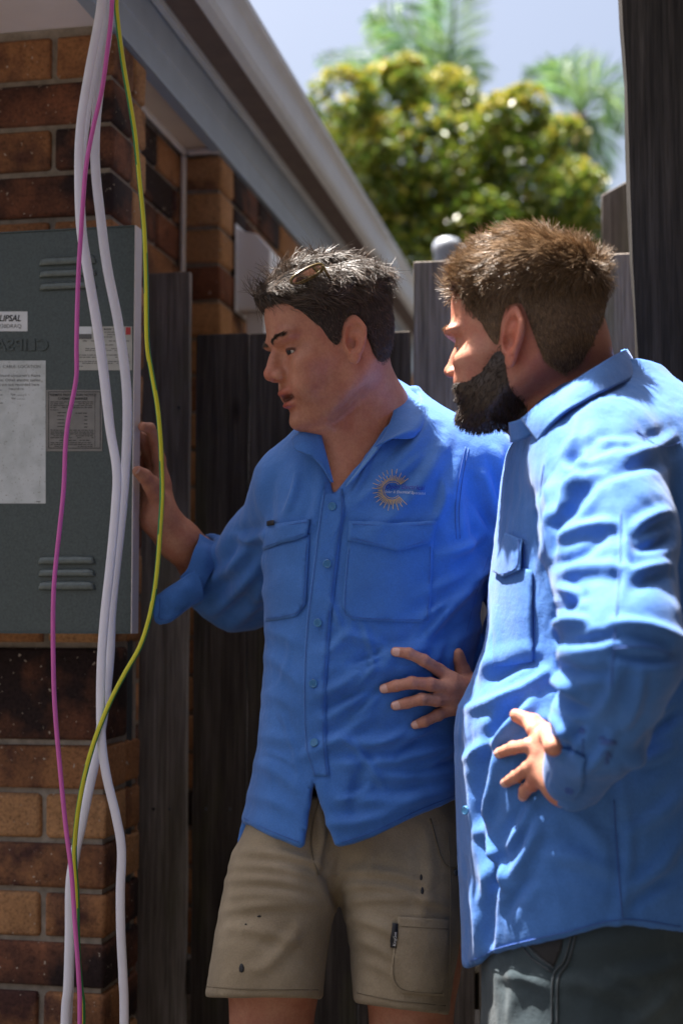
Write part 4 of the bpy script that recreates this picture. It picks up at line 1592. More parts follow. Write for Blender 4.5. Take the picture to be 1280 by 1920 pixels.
FOLDS1 = [
    # chest, from the shoulder down
    (800, 800, 640, 960, 12, 0.0035), (835, 830, 700, 1000, 14, 0.004), (860, 860, 800, 1000, 12, 0.003), (560, 860, 530, 980, 12, 0.003), (600, 880, 580, 1000, 10, 0.003), (520, 880, 505, 1000, 12, -0.003),
    # armpit fan
    (925, 1030, 800, 1110, 12, 0.006), (925, 1040, 780, 1170, 13, 0.006), (915, 1060, 760, 1220, 14, 0.006), (910, 1090, 800, 1240, 12, -0.005), (900, 1010, 820, 1040, 10, 0.005), (880, 900, 905, 1040, 12, -0.005), (905, 890, 930, 1010, 11, 0.006),
    # belly, drawn by the hand
    (905, 1170, 700, 1235, 13, 0.006), (890, 1205, 640, 1260, 14, 0.005), (740, 1220, 600, 1300, 12, 0.006), (730, 1245, 610, 1350, 11, 0.005), (720, 1290, 600, 1330, 10, -0.004), (700, 1330, 560, 1420, 12, 0.005),
    (790, 1370, 620, 1390, 13, 0.006), (860, 1390, 640, 1430, 13, 0.006), (870, 1440, 680, 1450, 12, 0.005), (860, 1470, 640, 1500, 14, 0.006), (780, 1500, 620, 1545, 13, 0.005), (700, 1405, 660, 1520, 12, -0.004),
    (500, 1180, 560, 1210, 12, 0.005), (498, 1230, 570, 1290, 12, 0.005), (495, 1300, 560, 1330, 12, 0.004), (490, 1380, 565, 1400, 12, 0.005), (480, 1430, 560, 1480, 12, 0.005), (470, 1490, 560, 1530, 12, 0.005),
    (660, 1180, 600, 1230, 10, 0.004), (850, 1180, 820, 1300, 9, -0.004), (640, 1190, 720, 1215, 10, 0.004),
    # sharp creases
    (905, 1060, 800, 1150, 6, 0.004), (900, 1080, 790, 1190, 6, -0.004), (720, 1225, 660, 1250, 5, 0.005), (705, 1250, 650, 1300, 6, 0.004), (712, 1300, 660, 1345, 6, 0.004), (760, 1365, 690, 1400, 6, 0.004), (820, 1375, 740, 1420, 6, -0.004),
    (640, 1380, 720, 1480, 6, 0.003), (850, 1410, 760, 1440, 6, 0.004), (700, 1470, 640, 1500, 6, 0.003), (520, 1330, 560, 1460, 6, 0.003), (500, 1410, 560, 1440, 5, 0.004), (545, 1200, 520, 1290, 6, 0.003), (680, 1170, 700, 1260, 6, 0.003),
    (690, 860, 650, 940, 6, 0.003), (790, 850, 730, 900, 7, 0.003), (560, 890, 540, 960, 6, 0.003), (640, 960, 610, 1030, 6, 0.003), (830, 900, 820, 970, 6, 0.003), (600, 1100, 640, 1180, 6, 0.003),
    # sleeves
    (480, 1010, 380, 1100, 12, 0.007), (490, 1050, 390, 1150, 13, 0.007), (495, 1100, 430, 1175, 12, 0.006), (440, 1010, 420, 1090, 10, -0.006), (500, 1000, 440, 1010, 9, 0.006), (400, 1010, 360, 1110, 10, 0.006),
    (930, 850, 945, 1000, 10, 0.006), (890, 930, 945, 1010, 10, -0.005)]
SV1 = folds(SV1, nn, [(a, b, c_, d, e, g * (0.7 if max(a, c_) < 575 and b > 1150 else 1.5)) for a, b, c_, d, e, g in FOLDS1])
SV1 = rough_cloth(SV1, nn, 0.0024, 13, 3, (0.9, 1, 0.8))
SV1 = rough_cloth(SV1, nn, 0.0007, 42, 33, (1, 1, 0.6))
shirt1 = link('shirt', np_mesh('shirt', SV1, SQ1), MATS['shirt_blue'], man1)
srf1 = Surf((SV1, SQ1))

# ---- hand on the hip, laid on the shirt
def on1(px, py, rad, lift=0.0):
    l, n_ = srf1.hit(px, py)
    d = ray(px, py).normalized()
    return np.array(l - d * (rad + lift))
def lay(pts, r0, r1, lifts=None):
    rad = np.linspace(r0, r1, len(pts))
    lifts = lifts or [0.0] * len(pts)
    return [on1(a, b, r_ * 0.75, lf) for (a, b), r_, lf in zip(pts, rad, lifts)], rad
fingers_b = [
    lay([(846, 1272), (822, 1256), (794, 1238), (766, 1225), (741, 1222)], 0.0098, 0.0072, [0.012, 0.010, 0.007, 0.002, 0]),
    lay([(838, 1290), (806, 1283), (772, 1280), (742, 1286), (720, 1291)], 0.0102, 0.0074, [0.014, 0.012, 0.010, 0.003, 0]),
    lay([(842, 1310), (818, 1313), (790, 1311), (763, 1318), (741, 1323)], 0.0098, 0.0072, [0.014, 0.012, 0.011, 0.003, 0]),
    lay([(846, 1328), (820, 1341), (796, 1353), (778, 1359)], 0.0092, 0.0066, [0.010, 0.008, 0.006, 0]),
    lay([(880, 1285), (866, 1255), (860, 1234), (859, 1224)], 0.0125, 0.0070, [0.010, 0.004, 0, 0])]
pc = [on1(848, 1285, 0.012, 0.010), on1(850, 1320, 0.012, 0.009), np.array(P(905, 1305, 2.10)), np.array(P(985, 1200, 2.26))]
def f_hand_b(p):
    f = None
    for pts, rad in fingers_b:
        e = f_chain(p, *knuckled(pts, rad), 0.003)
        f = e if f is None else smin(f, e, 0.004)
    palm = f_cone(p, pc[0], 0.0155, pc[2], 0.024)
    palm = smin(palm, f_cone(p, pc[1], 0.0145, pc[2], 0.024), 0.012)
    palm = smin(palm, f_cone(p, pc[2], 0.024, pc[3], 0.030), 0.02)
    return smin(f, palm, 0.011)
BV, BQ = net(f_hand_b, (P(700, 1400, 2.0).x, 1.90, P(700, 1375, 2.05).z), (P(1020, 1200, 2.2).x, 2.32, P(700, 1165, 2.05).z), 0.0021, 1)

# ---- legs and inner torso
def f_low1(p):
    f = f_chain(p, [P(545, 1560, 2.2), P(515, 1800, 2.2), Vector((P(505, 1900, 2.2).x, 2.2, 0.50)), Vector((P(500, 1900, 2.2).x, 2.24, 0.28)), Vector((P(500, 1900, 2.2).x, 2.27, 0.07))], [0.070, 0.070, 0.060, 0.056, 0.040], 0.03)
    g = f_chain(p, [P(760, 1560, 2.2), P(770, 1800, 2.2), Vector((P(770, 1900, 2.2).x, 2.2, 0.50)), Vector((P(775, 1900, 2.2).x, 2.24, 0.28)), Vector((P(778, 1900, 2.2).x, 2.27, 0.07))], [0.070, 0.070, 0.060, 0.056, 0.040], 0.03)
    f = np.minimum(f, g)
    t = f_cone(p, P(700, 960, 2.21), 0.09, P(680, 1500, 2.2), 0.09)
    return smin(f, t, 0.05)
LV, LQ = net(f_low1, (-0.30, 2.02, 0.03), (0.30, 2.40, 1.40), 0.009, 1)

# ---- body: one mesh
V, Q = join([(HV1, HQ1), (AV, AQ), (BV, BQ), (LV, LQ)])
me = np_mesh('body', V, Q)
q = h1.to(V.astype(np.float32))
tint = np.ones((len(V), 3))
isH = np.arange(len(V)) < len(HV1)
def blend(mask, col):
    global tint
    m = np.clip(mask, 0, 1)[:, None]
    tint = tint * (1 - m) + np.array(col) * m * tint
def bell(q, c, r_):
    return np.exp(-(((q - np.array(c)) / np.array(r_)) ** 2).sum(1))
ya = np.abs(q[:, 1])
qs = np.stack([q[:, 0], ya, q[:, 2]], 1)
blend(isH * 0.9 * bell(qs, (0.100, 0.0, -0.049), (0.02, 0.026, 0.006)), (0.90, 0.45, 0.45))
blend(isH * 0.9 * bell(qs, (0.098, 0.0, -0.069), (0.02, 0.022, 0.007)), (0.95, 0.42, 0.44))
# lash line
slit = np.sqrt((((qs - np.array([0.0845, 0.038, 0.0095])) / np.array([0.0125, 0.0155, 0.0052])) ** 2).sum(1))
blend(isH * np.clip((1.12 - slit) / 0.2, 0, 1), (0.22, 0.16, 0.15))
blend(isH * 0.6 * bell(qs, (0.118, 0.0, -0.018), (0.02, 0.02, 0.015)), (1.0, 0.70, 0.66))
blend(isH * 0.5 * bell(qs, (-0.01, 0.085, 0.0), (0.022, 0.02, 0.035)), (1.0, 0.66, 0.62))
stub = isH * np.clip((-0.030 - q[:, 2] + 0.25 * (0.05 - np.clip(q[:, 0], 0, 0.1))) / 0.02, 0, 1) * np.clip((q[:, 0] - 0.0) / 0.03, 0, 1) * np.clip((q[:, 2] + 0.125) / 0.01, 0, 1)
stub = stub * np.clip((q[:, 2] + 0.112) / 0.012, 0, 1)
blend(0.45 * stub * (0.75 + 0.25 * vnoise(V * 330, 8)), (0.55, 0.50, 0.47))
blend(isH * 0.9 * (ya < 0.030) * np.clip(1.3 - np.abs((q[:, 2] + 0.0585) / 0.005), 0, 1) * (q[:, 0] > 0.070) * (q[:, 0] < 0.0985), (0.22, 0.10, 0.10))
paint(me, 'tint', tint)
body1 = link('body', me, MATS['skin_dark_haired'], man1)
nails(fingers_b[:4], body1, 'nail')
nails(fingers_a[4:], body1, 'nail')
for s in (1, -1):
    link('eye', eyeball(h1, s), MATS['eye_white'], body1)
    ic = h1.w(np.array([(0.0722, s * 0.033, 0.010)]))[0]
    fd = h1.wd(np.array([1.0, 0.25 * s, -0.12])); fd /= np.linalg.norm(fd)
    bm = bmesh.new()
    bmesh.ops.create_uvsphere(bm, u_segments=14, v_segments=8, radius=0.0062 * h1.s)
    bmesh.ops.translate(bm, verts=bm.verts[:], vec=Vector(ic + fd * 0.0088 * h1.s))
    link('iris', bm_mesh('iris', bm, True), MATS['tag_black'], body1)

tv = h1.w(np.array([(0.0865 + 0.008 * math.cos(a) - 0.008, 0.019 * math.sin(a), -0.0535 + dz) for dz in (-0.0035, 0.0035) for a in np.linspace(-1.5, 1.5, 14)]))
link('teeth', np_mesh('teeth', tv, [(i, i + 1, 14 + i + 1, 14 + i) for i in range(13)]), MATS['eye_white'], body1)
mm = MATS['hair_clipped'].copy(); mm.name = 'hair_clipped_dark'
for n_ in mm.node_tree.nodes:
    if n_.type == 'VALTORGB':
        n_.color_ramp.elements[0].color = (0.010, 0.007, 0.006, 1)
        n_.color_ramp.elements[1].color = (0.055, 0.038, 0.028, 1)
MATS['hair_clipped_dark'] = mm
# ---- hair
HLX = [-0.115, -0.085, -0.055, -0.040, -0.026, -0.004, 0.008, 0.016, 0.024, 0.034, 0.046, 0.058, 0.072, 0.100]
HLZ1 = [-0.078, -0.072, -0.058, -0.042, 0.030, 0.030, 0.002, -0.008, 0.000, 0.026, 0.042, 0.062, 0.080, 0.090]
def hair_zone(q, hz, soft=0.004):
    return (q[:, 2] - np.interp(q[:, 0], HLX, hz)) / soft
def f_hair1(p):
    q = h1.to(p)
    top = np.clip((q[:, 2] - 0.062) / 0.035, 0, 1)
    th = 0.0045 + 0.013 * top + 0.004 * np.clip((q[:, 0] - 0.02) / 0.05, 0, 1) * np.clip((0.085 - q[:, 0]) / 0.03, 0, 1) * top
    th = th + 0.006 * top * fbm(q * np.array([28, 40, 30]), 4, 2)
    edge = np.clip((q[:, 2] - np.interp(q[:, 0], HLX, HLZ1)) / 0.016, -1, 1)
    th = np.where(edge < 1, np.minimum(th, -0.002 + (th + 0.002) * np.clip(edge, 0, 1)), th)
    f = np.minimum(f_skull(q, 1.0), f_head(q, jaw=1.10) + 0.001) - th
    z = -(q[:, 2] - np.interp(q[:, 0], HLX, HLZ1))
    return (smax(f, z.astype(np.float32), 0.003) * h1.s).astype(np.float32)
hv, hq = net(f_hair1, HV1.min(0) - 0.03, HV1.max(0) + np.array([0.03, 0.03, 0.04]), 0.0035, 1)
hair1 = link('hair', np_mesh('hair', hv, hq), MATS['hair_clipped_dark'], man1)
rt, rn = sample_tris(hv, hq, lambda c: np.where(h1.to(c.astype(np.float32))[:, 2] > 0.06, 1.2, 1.0), 17000, rg)
qq = h1.to(rt.astype(np.float32))
topm = np.clip((qq[:, 2] - 0.055) / 0.03, 0, 1)
back = np.clip((-qq[:, 0]) / 0.05, 0, 1)
front = np.clip((qq[:, 0] - 0.03) / 0.04, 0, 1)
cw = h1.wd(np.stack([(-0.55 - 0.2 * front) * topm - 0.45 * (1 - topm), 0.75 * topm * np.sign(qq[:, 1] + 0.02) * (0.3 + np.abs(qq[:, 1]) / 0.06), -0.75 * (1 - topm) - 0.15 * topm], 1))
# locks: neighbouring strands share a direction
lock = np.floor(rt * 70)
wav = np.stack([vnoise(lock * 1.37 + 3.1, 31 + k) for k in range(3)], 1)
dirs = rn * (0.14 + 0.10 * topm)[:, None] + cw + 0.85 * wav * topm[:, None] + 0.25 * wav
dirs = dirs - rn * (dirs * rn).sum(1)[:, None] * 0.9 + rn * (0.10 + 0.22 * topm * rg.random(len(rt)))[:, None]
lens = (0.009 + 0.026 * topm * rg.uniform(0.6, 1.3, len(rt)))
strands('strands', rt - rn * 0.001, dirs, lens, MATS['hair_brown'], hair1, rg, 0.0010, 6, 0.0, 0.20, comb=-rn * (0.35 * topm)[:, None])
# eyebrow
for s in (1, -1):
    n = 330
    t = rg.random(n)
    base = np.stack([0.098 - 0.020 * t ** 1.6, s * (0.012 + 0.040 * t), 0.0300 + 0.006 * np.sin(t * 2.4) + rg.normal(size=n) * 0.0018], 1)
    # push onto the face
    bw = h1.w(base + np.array([0.004, 0, 0]))
    fq = f_man1_head(bw.astype(np.float32))
    dd = h1.wd(np.stack([np.full(n, 0.7), s * np.full(n, 0.55), np.zeros(n)], 1)); dd /= np.linalg.norm(dd, axis=1)[:, None]
    bw = bw - dd * fq[:, None] * 1.1
    strands('eyebrow', bw, dd * 0.3 + h1.wd(np.array([-0.2, s * 0.8, 0.15])), np.full(n, 0.008), MATS['hair_brown'], hair1, rg, 0.0007, 3, 0, 0.12)

# ---- collar
pale = MATS['shirt_blue_pale']
sheet('collar', [[(742, 712, 2.215), (738, 745, 2.175), (722, 800, 2.125), (700, 838, 2.098), (672, 880, 2.083), (648, 912, 2.078)],
                 [(752, 722, 2.21), (752, 760, 2.165), (735, 808, 2.115), (712, 838, 2.092), (684, 872, 2.078), (652, 908, 2.072)]], pale, shirt1, 40, 6, 0.002)
sheet('collar', [[(738, 708, 2.235), (742, 735, 2.165), (735, 780, 2.118), (716, 822, 2.094), (704, 838, 2.087)],
                 [(762, 722, 2.225), (770, 752, 2.16), (760, 790, 2.110), (735, 818, 2.086), (716, 832, 2.08)],
                 [(786, 738, 2.20), (796, 766, 2.145), (785, 800, 2.105), (756, 812, 2.084), (730, 824, 2.076)],
                 [(790, 745, 2.195), (798, 782, 2.145), (788, 812, 2.112), (765, 822, 2.092), (742, 822, 2.08)]], MATS['shirt_blue'], shirt1, 30, 12, 0.0025, 0.0012, 4)
sheet('collar', [[(596, 797, 2.125), (606, 830, 2.098), (616, 870, 2.085), (624, 905, 2.078)],
                 [(570, 806, 2.12), (574, 832, 2.092), (596, 860, 2.083), (618, 900, 2.077)],
                 [(548, 822, 2.125), (552, 842, 2.10), (574, 850, 2.085), (606, 868, 2.081)]], MATS['shirt_blue'], shirt1, 24, 10, 0.0025, 0.001, 6)
# ---- front edge, pockets, buttons
PL = np.array([(905, 608, 640), (950, 600, 646), (1050, 588, 634), (1170, 574, 620), (1285, 568, 612), (1400, 572, 612), (1455, 588, 618)])
left = [(a, y) for y, a, b in PL]; right = [(b, y) for y, a, b in PL]
patch('placket', left + right[::-1], srf1, 0.0020, MATS['shirt_blue'], shirt1, 10)
seam('seam', [(a + 4, y) for a, y in left], srf1, 0.0030, 0.0004, MATS['stitch_dark'], shirt1)
seam('seam', [(a - 5, y) for a, y in right], srf1, 0.0030, 0.0004, MATS['stitch_dark'], shirt1)
patch('pocket', [(655, 1005), (648, 1060), (641, 1138), (660, 1163), (790, 1168), (806, 1150), (812, 1005)], srf1, 0.0018, MATS['shirt_blue'], shirt1, 10, bulge=0.004)
patch('pocket_flap', [(655, 977), (735, 981), (818, 977), (809, 1010), (800, 1019), (745, 1034), (700, 1023), (652, 1014)], srf1, 0.0050, MATS['shirt_blue_pale' if False else 'shirt_blue'], shirt1, 8, bulge=0.003)
patch('pocket', [(499, 1028), (497, 1100), (499, 1166), (556, 1156), (574, 1132), (581, 1000)], srf1, 0.0018, MATS['shirt_blue'], shirt1, 10, bulge=0.003)
patch('pocket_flap', [(503, 984), (583, 974), (577, 1004), (556, 1013), (530, 1019), (496, 1032)], srf1, 0.0050, MATS['shirt_blue'], shirt1, 8, bulge=0.002)
for ln in ([(660, 983), (735, 987), (812, 983)], [(658, 1009), (702, 1018), (745, 1028), (797, 1014)], [(507, 990), (579, 980)], [(500, 1026), (530, 1014), (572, 1001)]):
    seam('seam', ln, srf1, 0.0066, 0.0004, MATS['stitch_dark'], shirt1)
for ln in ([(654, 1030), (647, 1136), (664, 1157), (787, 1162), (801, 1147), (806, 1025)], [(575, 1020), (569, 1128), (553, 1150), (502, 1160)]):
    seam('seam', ln, srf1, 0.0034, 0.0004, MATS['stitch_dark'], shirt1)
seam('seam', [(878, 840), (866, 900), (860, 960), (862, 1010)], srf1, 0.0006, 0.0005, MATS['stitch_dark'], shirt1)
seam('seam', [(872, 838), (859, 900), (853, 960), (855, 1010)], srf1, 0.0006, 0.0005, MATS['stitch_dark'], shirt1)
seam('seam', [(915, 1045), (893, 1110), (870, 1200), (860, 1225)], srf1, 0.0006, 0.0005, MATS['stitch_dark'], shirt1)
seam('seam', [(458, 1534), (510, 1559), (560, 1579)], srf1, 0.0006, 0.0005, MATS['stitch_dark'], shirt1)
seam('seam', [(640, 1580), (700, 1559), (780, 1521), (858, 1489)], srf1, 0.0006, 0.0005, MATS['stitch_dark'], shirt1)
for (bx, by) in ((624, 950), (614, 1057), (597, 1168), (588, 1282), (591, 1394)):
    button(srf1, bx, by, 0.0062, MATS['button_teal'], shirt1)
patch('brand_tag', [(505, 978), (519, 976), (519, 985), (505, 988)], srf1, 0.0078, MATS['tag_black'], shirt1, 6)
# ---- embroidered sun and lettering
LC = (735, 919)
rl = random.Random(8)
bm = bmesh.new()
def thread(bm, a, b, w, off=0.0022):
    A, B = srf1.at(*a, off), srf1.at(*b, off)
    d = (B - A).normalized()
    s = d.cross(ray(*a).normalized()).normalized() * w
    u = -ray(*a).normalized() * 0.0006
    vs = [bm.verts.new(x) for x in (A - s, A + s, B + s * 0.7, B - s * 0.7, A + u, B + u)]
    bm.faces.new((vs[0], vs[4], vs[5], vs[3])); bm.faces.new((vs[4], vs[1], vs[2], vs[5]))
    bm.faces.new((vs[3], vs[5], vs[2])); bm.faces.new((vs[0], vs[1], vs[4]))
k = 0
for i in range(44):
    a = R(35 + i * 7.0)
    if a > R(35 + 285):
        break
    r0, r1 = 18, (38 if i % 2 == 0 else 28) + rl.uniform(-2, 2)
    thread(bm, (LC[0] + r0 * math.cos(a) * 1.0, LC[1] - r0 * math.sin(a)), (LC[0] + r1 * math.cos(a), LC[1] - r1 * math.sin(a)), 0.00055)
for i in range(40):
    a, b = R(40 + i * 7), R(40 + (i + 1) * 7)
    thread(bm, (LC[0] + 15.5 * math.cos(a), LC[1] - 15.5 * math.sin(a)), (LC[0] + 15.5 * math.cos(b), LC[1] - 15.5 * math.sin(b)), 0.0004)
link('embroidered_sun', bm_mesh('embroidered_sun', bm), MATS['thread_gold'], shirt1)
flat_text('embroidered_lettering', 'Open Electrical', 721, 916, 8.2, srf1.at, 0.0026, MATS['thread_navy'], shirt1, R(2), 0.25, 1.0, 0.15)
flat_text('embroidered_lettering', 'Solar & Electrical Specialist', 720, 924.5, 5.0, srf1.at, 0.0026, MATS['thread_pale'], shirt1, R(2), 0.2, 0.98, 0.04)
# ---- turned-back cuff hanging from the forearm
sheet('cuff', [[(374, 1000, 2.395), (366, 1030, 2.375), (352, 1062, 2.372), (338, 1082, 2.385)],
               [(392, 1008, 2.40), (384, 1045, 2.375), (366, 1080, 2.368), (346, 1098, 2.38)],
               [(412, 1020, 2.415), (402, 1062, 2.385), (382, 1100, 2.375), (356, 1122, 2.385)]], MATS['shirt_blue'], shirt1, 34, 18, 0.003, 0.005, 9)
sheet('cuff', [[(372, 1072, 2.372), (340, 1085, 2.372), (312, 1104, 2.380), (294, 1122, 2.39)],
               [(380, 1094, 2.368), (345, 1112, 2.364), (315, 1132, 2.370), (291, 1146, 2.38)],
               [(385, 1118, 2.375), (352, 1138, 2.370), (326, 1156, 2.375), (290, 1166, 2.385)],
               [(380, 1128, 2.385), (348, 1150, 2.380), (322, 1168, 2.382), (302, 1173, 2.388)]], MATS['shirt_blue'], shirt1, 40, 22, 0.003, 0.007, 12)
link('seam', tube_mesh('seam', catmull([P(300, 1122, 2.374), P(299, 1145, 2.366), P(300, 1160, 2.370), P(322, 1160, 2.366), P(350, 1141, 2.362), P(376, 1120, 2.364)], 30), 0.0006, 5), MATS['stitch_dark'], shirt1)

# ---- shorts
LEGA = Loft([(1480, 492, 700, 2.2, 0.095), (1550, 462, 660, 2.2, 0.104), (1600, 436, 648, 2.2, 0.114), (1650, 424, 638, 2.195, 0.120), (1750, 405, 618, 2.19, 0.118), (1868, 386, 604, 2.185, 0.116), (1930, 384, 604, 2.18, 0.116)], 2.4)
LEGB = Loft([(1480, 600, 850, 2.2, 0.095), (1550, 610, 864, 2.2, 0.104), (1600, 622, 870, 2.2, 0.114), (1650, 634, 869, 2.195, 0.120), (1750, 652, 860, 2.19, 0.118), (1890, 666, 840, 2.185, 0.112), (1940, 668, 838, 2.18, 0.112)], 2.4)
def f_shorts(p):
    px, py = proj(p)
    f = smin(LEGA(p), LEGB(p), 0.022)
    hem = np.where(px < 636, np.interp(px, [380, 600], [1868, 1872]), np.interp(px, [660, 840], [1878, 1903]))
    return np.maximum(f, (py - hem) * (2.1 / F)).astype(np.float32)
KV, KQ = net(f_shorts, (-0.25, 2.04, 0.50), (0.24, 2.36, 0.98), 0.0042, 2)
kn = normals(KV, KQ)
FK = [(450, 1600, 610, 1625, 9, 0.005), (440, 1625, 600, 1650, 9, 0.006), (430, 1650, 600, 1670, 10, 0.006), (440, 1680, 590, 1690, 9, 0.005), (420, 1710, 590, 1700, 10, 0.005), (430, 1740, 560, 1770, 12, 0.004), (560, 1740, 480, 1820, 13, 0.004),
      (640, 1635, 800, 1660, 9, 0.005), (650, 1660, 820, 1690, 9, 0.006), (655, 1690, 840, 1700, 9, 0.005), (660, 1720, 750, 1760, 10, 0.005), (665, 1760, 740, 1800, 11, 0.005), (680, 1800, 740, 1830, 11, 0.004),
      (620, 1560, 610, 1650, 9, -0.006), (590, 1500, 600, 1620, 9, 0.006), (620, 1650, 640, 1700, 12, -0.008), (700, 1600, 680, 1640, 12, 0.004), (800, 1560, 790, 1720, 12, 0.003)]
KV = folds(KV, kn, FK)
KV = rough_cloth(KV, kn, 0.0018, 15, 7, (0.6, 0.6, 1.3))
shorts = link('shorts', np_mesh('shorts', KV, KQ), MATS['shorts_khaki'], man1)
srk = Surf((KV, KQ))
patch('leg_pocket', [(746, 1718), (840, 1724), (838, 1800), (830, 1868), (752, 1862), (731, 1830), (738, 1770)], srk, 0.003, MATS['shorts_khaki'], shorts, 9, bulge=0.003)
for ln in ([(748, 1736), (838, 1742)], [(744, 1728), (741, 1775), (737, 1827), (756, 1856), (826, 1862)], [(838, 1560), (842, 1700), (838, 1880)]):
    seam('seam', ln, srk, 0.0045, 0.0006, MATS['stitch_khaki'], shorts)
seam('seam', [(388, 1850), (470, 1855), (596, 1856)], srk, 0.0012, 0.0007, MATS['stitch_khaki'], shorts)
seam('seam', [(670, 1862), (740, 1876), (834, 1886)], srk, 0.0012, 0.0007, MATS['stitch_khaki'], shorts)
seam('pocket_edge', [(806, 1535), (815, 1570), (828, 1615), (845, 1628), (862, 1622)], srk, 0.0012, 0.0012, MATS['stitch_khaki'], shorts)
seam('fly', [(598, 1500), (588, 1540), (582, 1590), (596, 1640)], srk, 0.0012, 0.0012, MATS['stitch_khaki'], shorts)
button(srk, 852, 1636, 0.0045, MATS['dark_pipe'], shorts, 'rivet')
patch('brand_tag', [(735, 1730), (746, 1731), (743, 1778), (731, 1777)], srk, 0.0055, MATS['tag_black'], shorts, 7)
flat_text('tag_lettering', 'KingGee', 741.5, 1774, 5.5, lambda a, b, o: srk.at(a, b, 0.0) - ray(a, b).normalized() * 0.0075, 0, MATS['tag_white'], shorts, R(-86.0), 0, 0.95)
for (sx, sy, a, b) in ((453, 1815, 5, 9), (789, 1645, 2.5, 6), (791, 1670, 3, 7), (486, 1718, 4, 2), (461, 1733, 2, 2)):
    patch('stain', [(sx + a * math.cos(t) * (1 + 0.3 * math.sin(3 * t)), sy + b * math.sin(t)) for t in np.linspace(0, 2 * math.pi, 9)[:-1]], srk, 0.0006, MATS['tag_black'], shorts, 4, 0.0002)
# ---- boots
for (lx, k) in ((500, 0), (778, 1)):
    c = Vector((P(lx, 1900, 2.2).x, 2.25, 0))
    def f_boot(p, c=c):
        f = f_cone(p, c + Vector((0, 0.02, 0.06)), 0.048, c + Vector((0, 0.03, 0.20)), 0.055)
        f = smin(f, f_cone(p, c + Vector((0, 0.03, 0.045)), 0.045, c + Vector((-0.02, -0.14, 0.04)), 0.042), 0.03)
        return np.maximum(f, 0.031 - p[:, 2]).astype(np.float32)
    bv, bq = net(f_boot, np.array(c) + [-0.10, -0.22, 0.02], np.array(c) + [0.10, 0.11, 0.28], 0.006, 1)
    link('boot', np_mesh('boot', bv, bq), MATS['boot_leather'], man1)

# =================================================================== SUNGLASSES pushed up into the hair
plain('frame_amber', (0.10, 0.065, 0.012), 0.25, 0.2)
m, nt, b = new_mat('lens_dark')
b.inputs['Base Color'].default_value = (0.05, 0.045, 0.03, 1)
b.inputs['Roughness'].default_value = 0.05
b.inputs['Transmission Weight'].default_value = 0.5
MATS['lens_dark'] = m
sg = empty('sunglasses', P(580, 520, 2.05))
tag(sg, 'amber framed sunglasses pushed up on top of the dark hair', 'sunglasses')
def lens_ring(cx, cy, Y, rx, ry, ang, tiltY):
    pts = []
    for k in range(29):
        a = 2 * math.pi * k / 28
        u, v = math.copysign(abs(math.cos(a)) ** 0.8, math.cos(a)) * rx, math.copysign(abs(math.sin(a)) ** 0.8, math.sin(a)) * ry
        pts.append(P(cx + u * math.cos(ang) - v * math.sin(ang), cy + u * math.sin(ang) + v * math.cos(ang), Y + tiltY * v / ry + 0.01 * u / rx))
    return pts
for (cx, cy, Y, rx, ry) in ((576, 514, 2.030, 33, 10), (556, 503, 2.10, 24, 8)):
    pts = lens_ring(cx, cy, Y, rx, ry, R(-28), 0.006)
    fo = link('frame', tube_mesh('frame', pts, 0.0021, 8), MATS['frame_amber'], sg)
    bm = bmesh.new()
    bm.faces.new([bm.verts.new(p) for p in pts[:-1]])
    link('lens', bm_mesh('lens', bm), MATS['lens_dark'], fo)
link('bridge', tube_mesh('bridge', [P(552, 527, 2.04), P(546, 517, 2.07), P(545, 512, 2.10)], 0.002, 8), MATS['frame_amber'], sg)
link('temple', tube_mesh('temple', catmull([P(604, 497, 2.025), P(613, 513, 2.030), P(628, 535, 2.060), P(648, 570, 2.075)], 14), 0.0021, 8), MATS['frame_amber'], sg)
link('temple', tube_mesh('temple', catmull([P(585, 494, 2.14), P(600, 505, 2.2), P(650, 545, 2.235), P(668, 600, 2.235)], 20), 0.0021, 8), MATS['frame_amber'], sg)

# =================================================================== THE BEARDED MAN (fair hair, jeans)
man2 = empty('person', (P(1100, 1140, 1.97).x, 1.97, 0))
tag(man2, 'bearded fair haired person in untucked blue work shirt and jeans with hand on hip', 'person')
rg = np.random.default_rng(77)
ph = R(27)
h2 = Head(P(987, 652, 1.93), (-math.cos(ph), math.sin(ph), -0.10), (-0.05, 0.0, 1.0), 1.04)
JZ = 0.78                        # short lower face
def jz(q):
    q = q.copy()
    q[:, 2] = np.where(q[:, 2] < 0, q[:, 2] / JZ, q[:, 2])
    return q
def f_man2_head(p):
    q = h2.to(p)
    f = f_head(jz(q), jaw=1.06, nose=0.3) * h2.s * 0.93
    f = smin(f, f_ears(q, 1.10) * h2.s, 0.003)
    f = smax(f, -f_concha(q, 1.10) * h2.s, 0.002)
    n = f_cone(p, P(1035, 690, 1.95), 0.066, P(1085, 790, 1.97), 0.076)
    n = smin(n, f_cone(p, P(1085, 790, 1.97), 0.076, P(1105, 880, 1.98), 0.10), 0.03)
    n = smin(n, f_ell(p, P(1075, 660, 1.955), (0.050, 0.058, 0.06)), 0.03)
    return smin(f, n, 0.024)
HV2, HQ2 = net(f_man2_head, P(840, 880, 1.9) - Vector((0.03, 0.14, 0.0)), P(1150, 440, 1.95) + Vector((0.08, 0.20, 0.02)), 0.0021, 1)

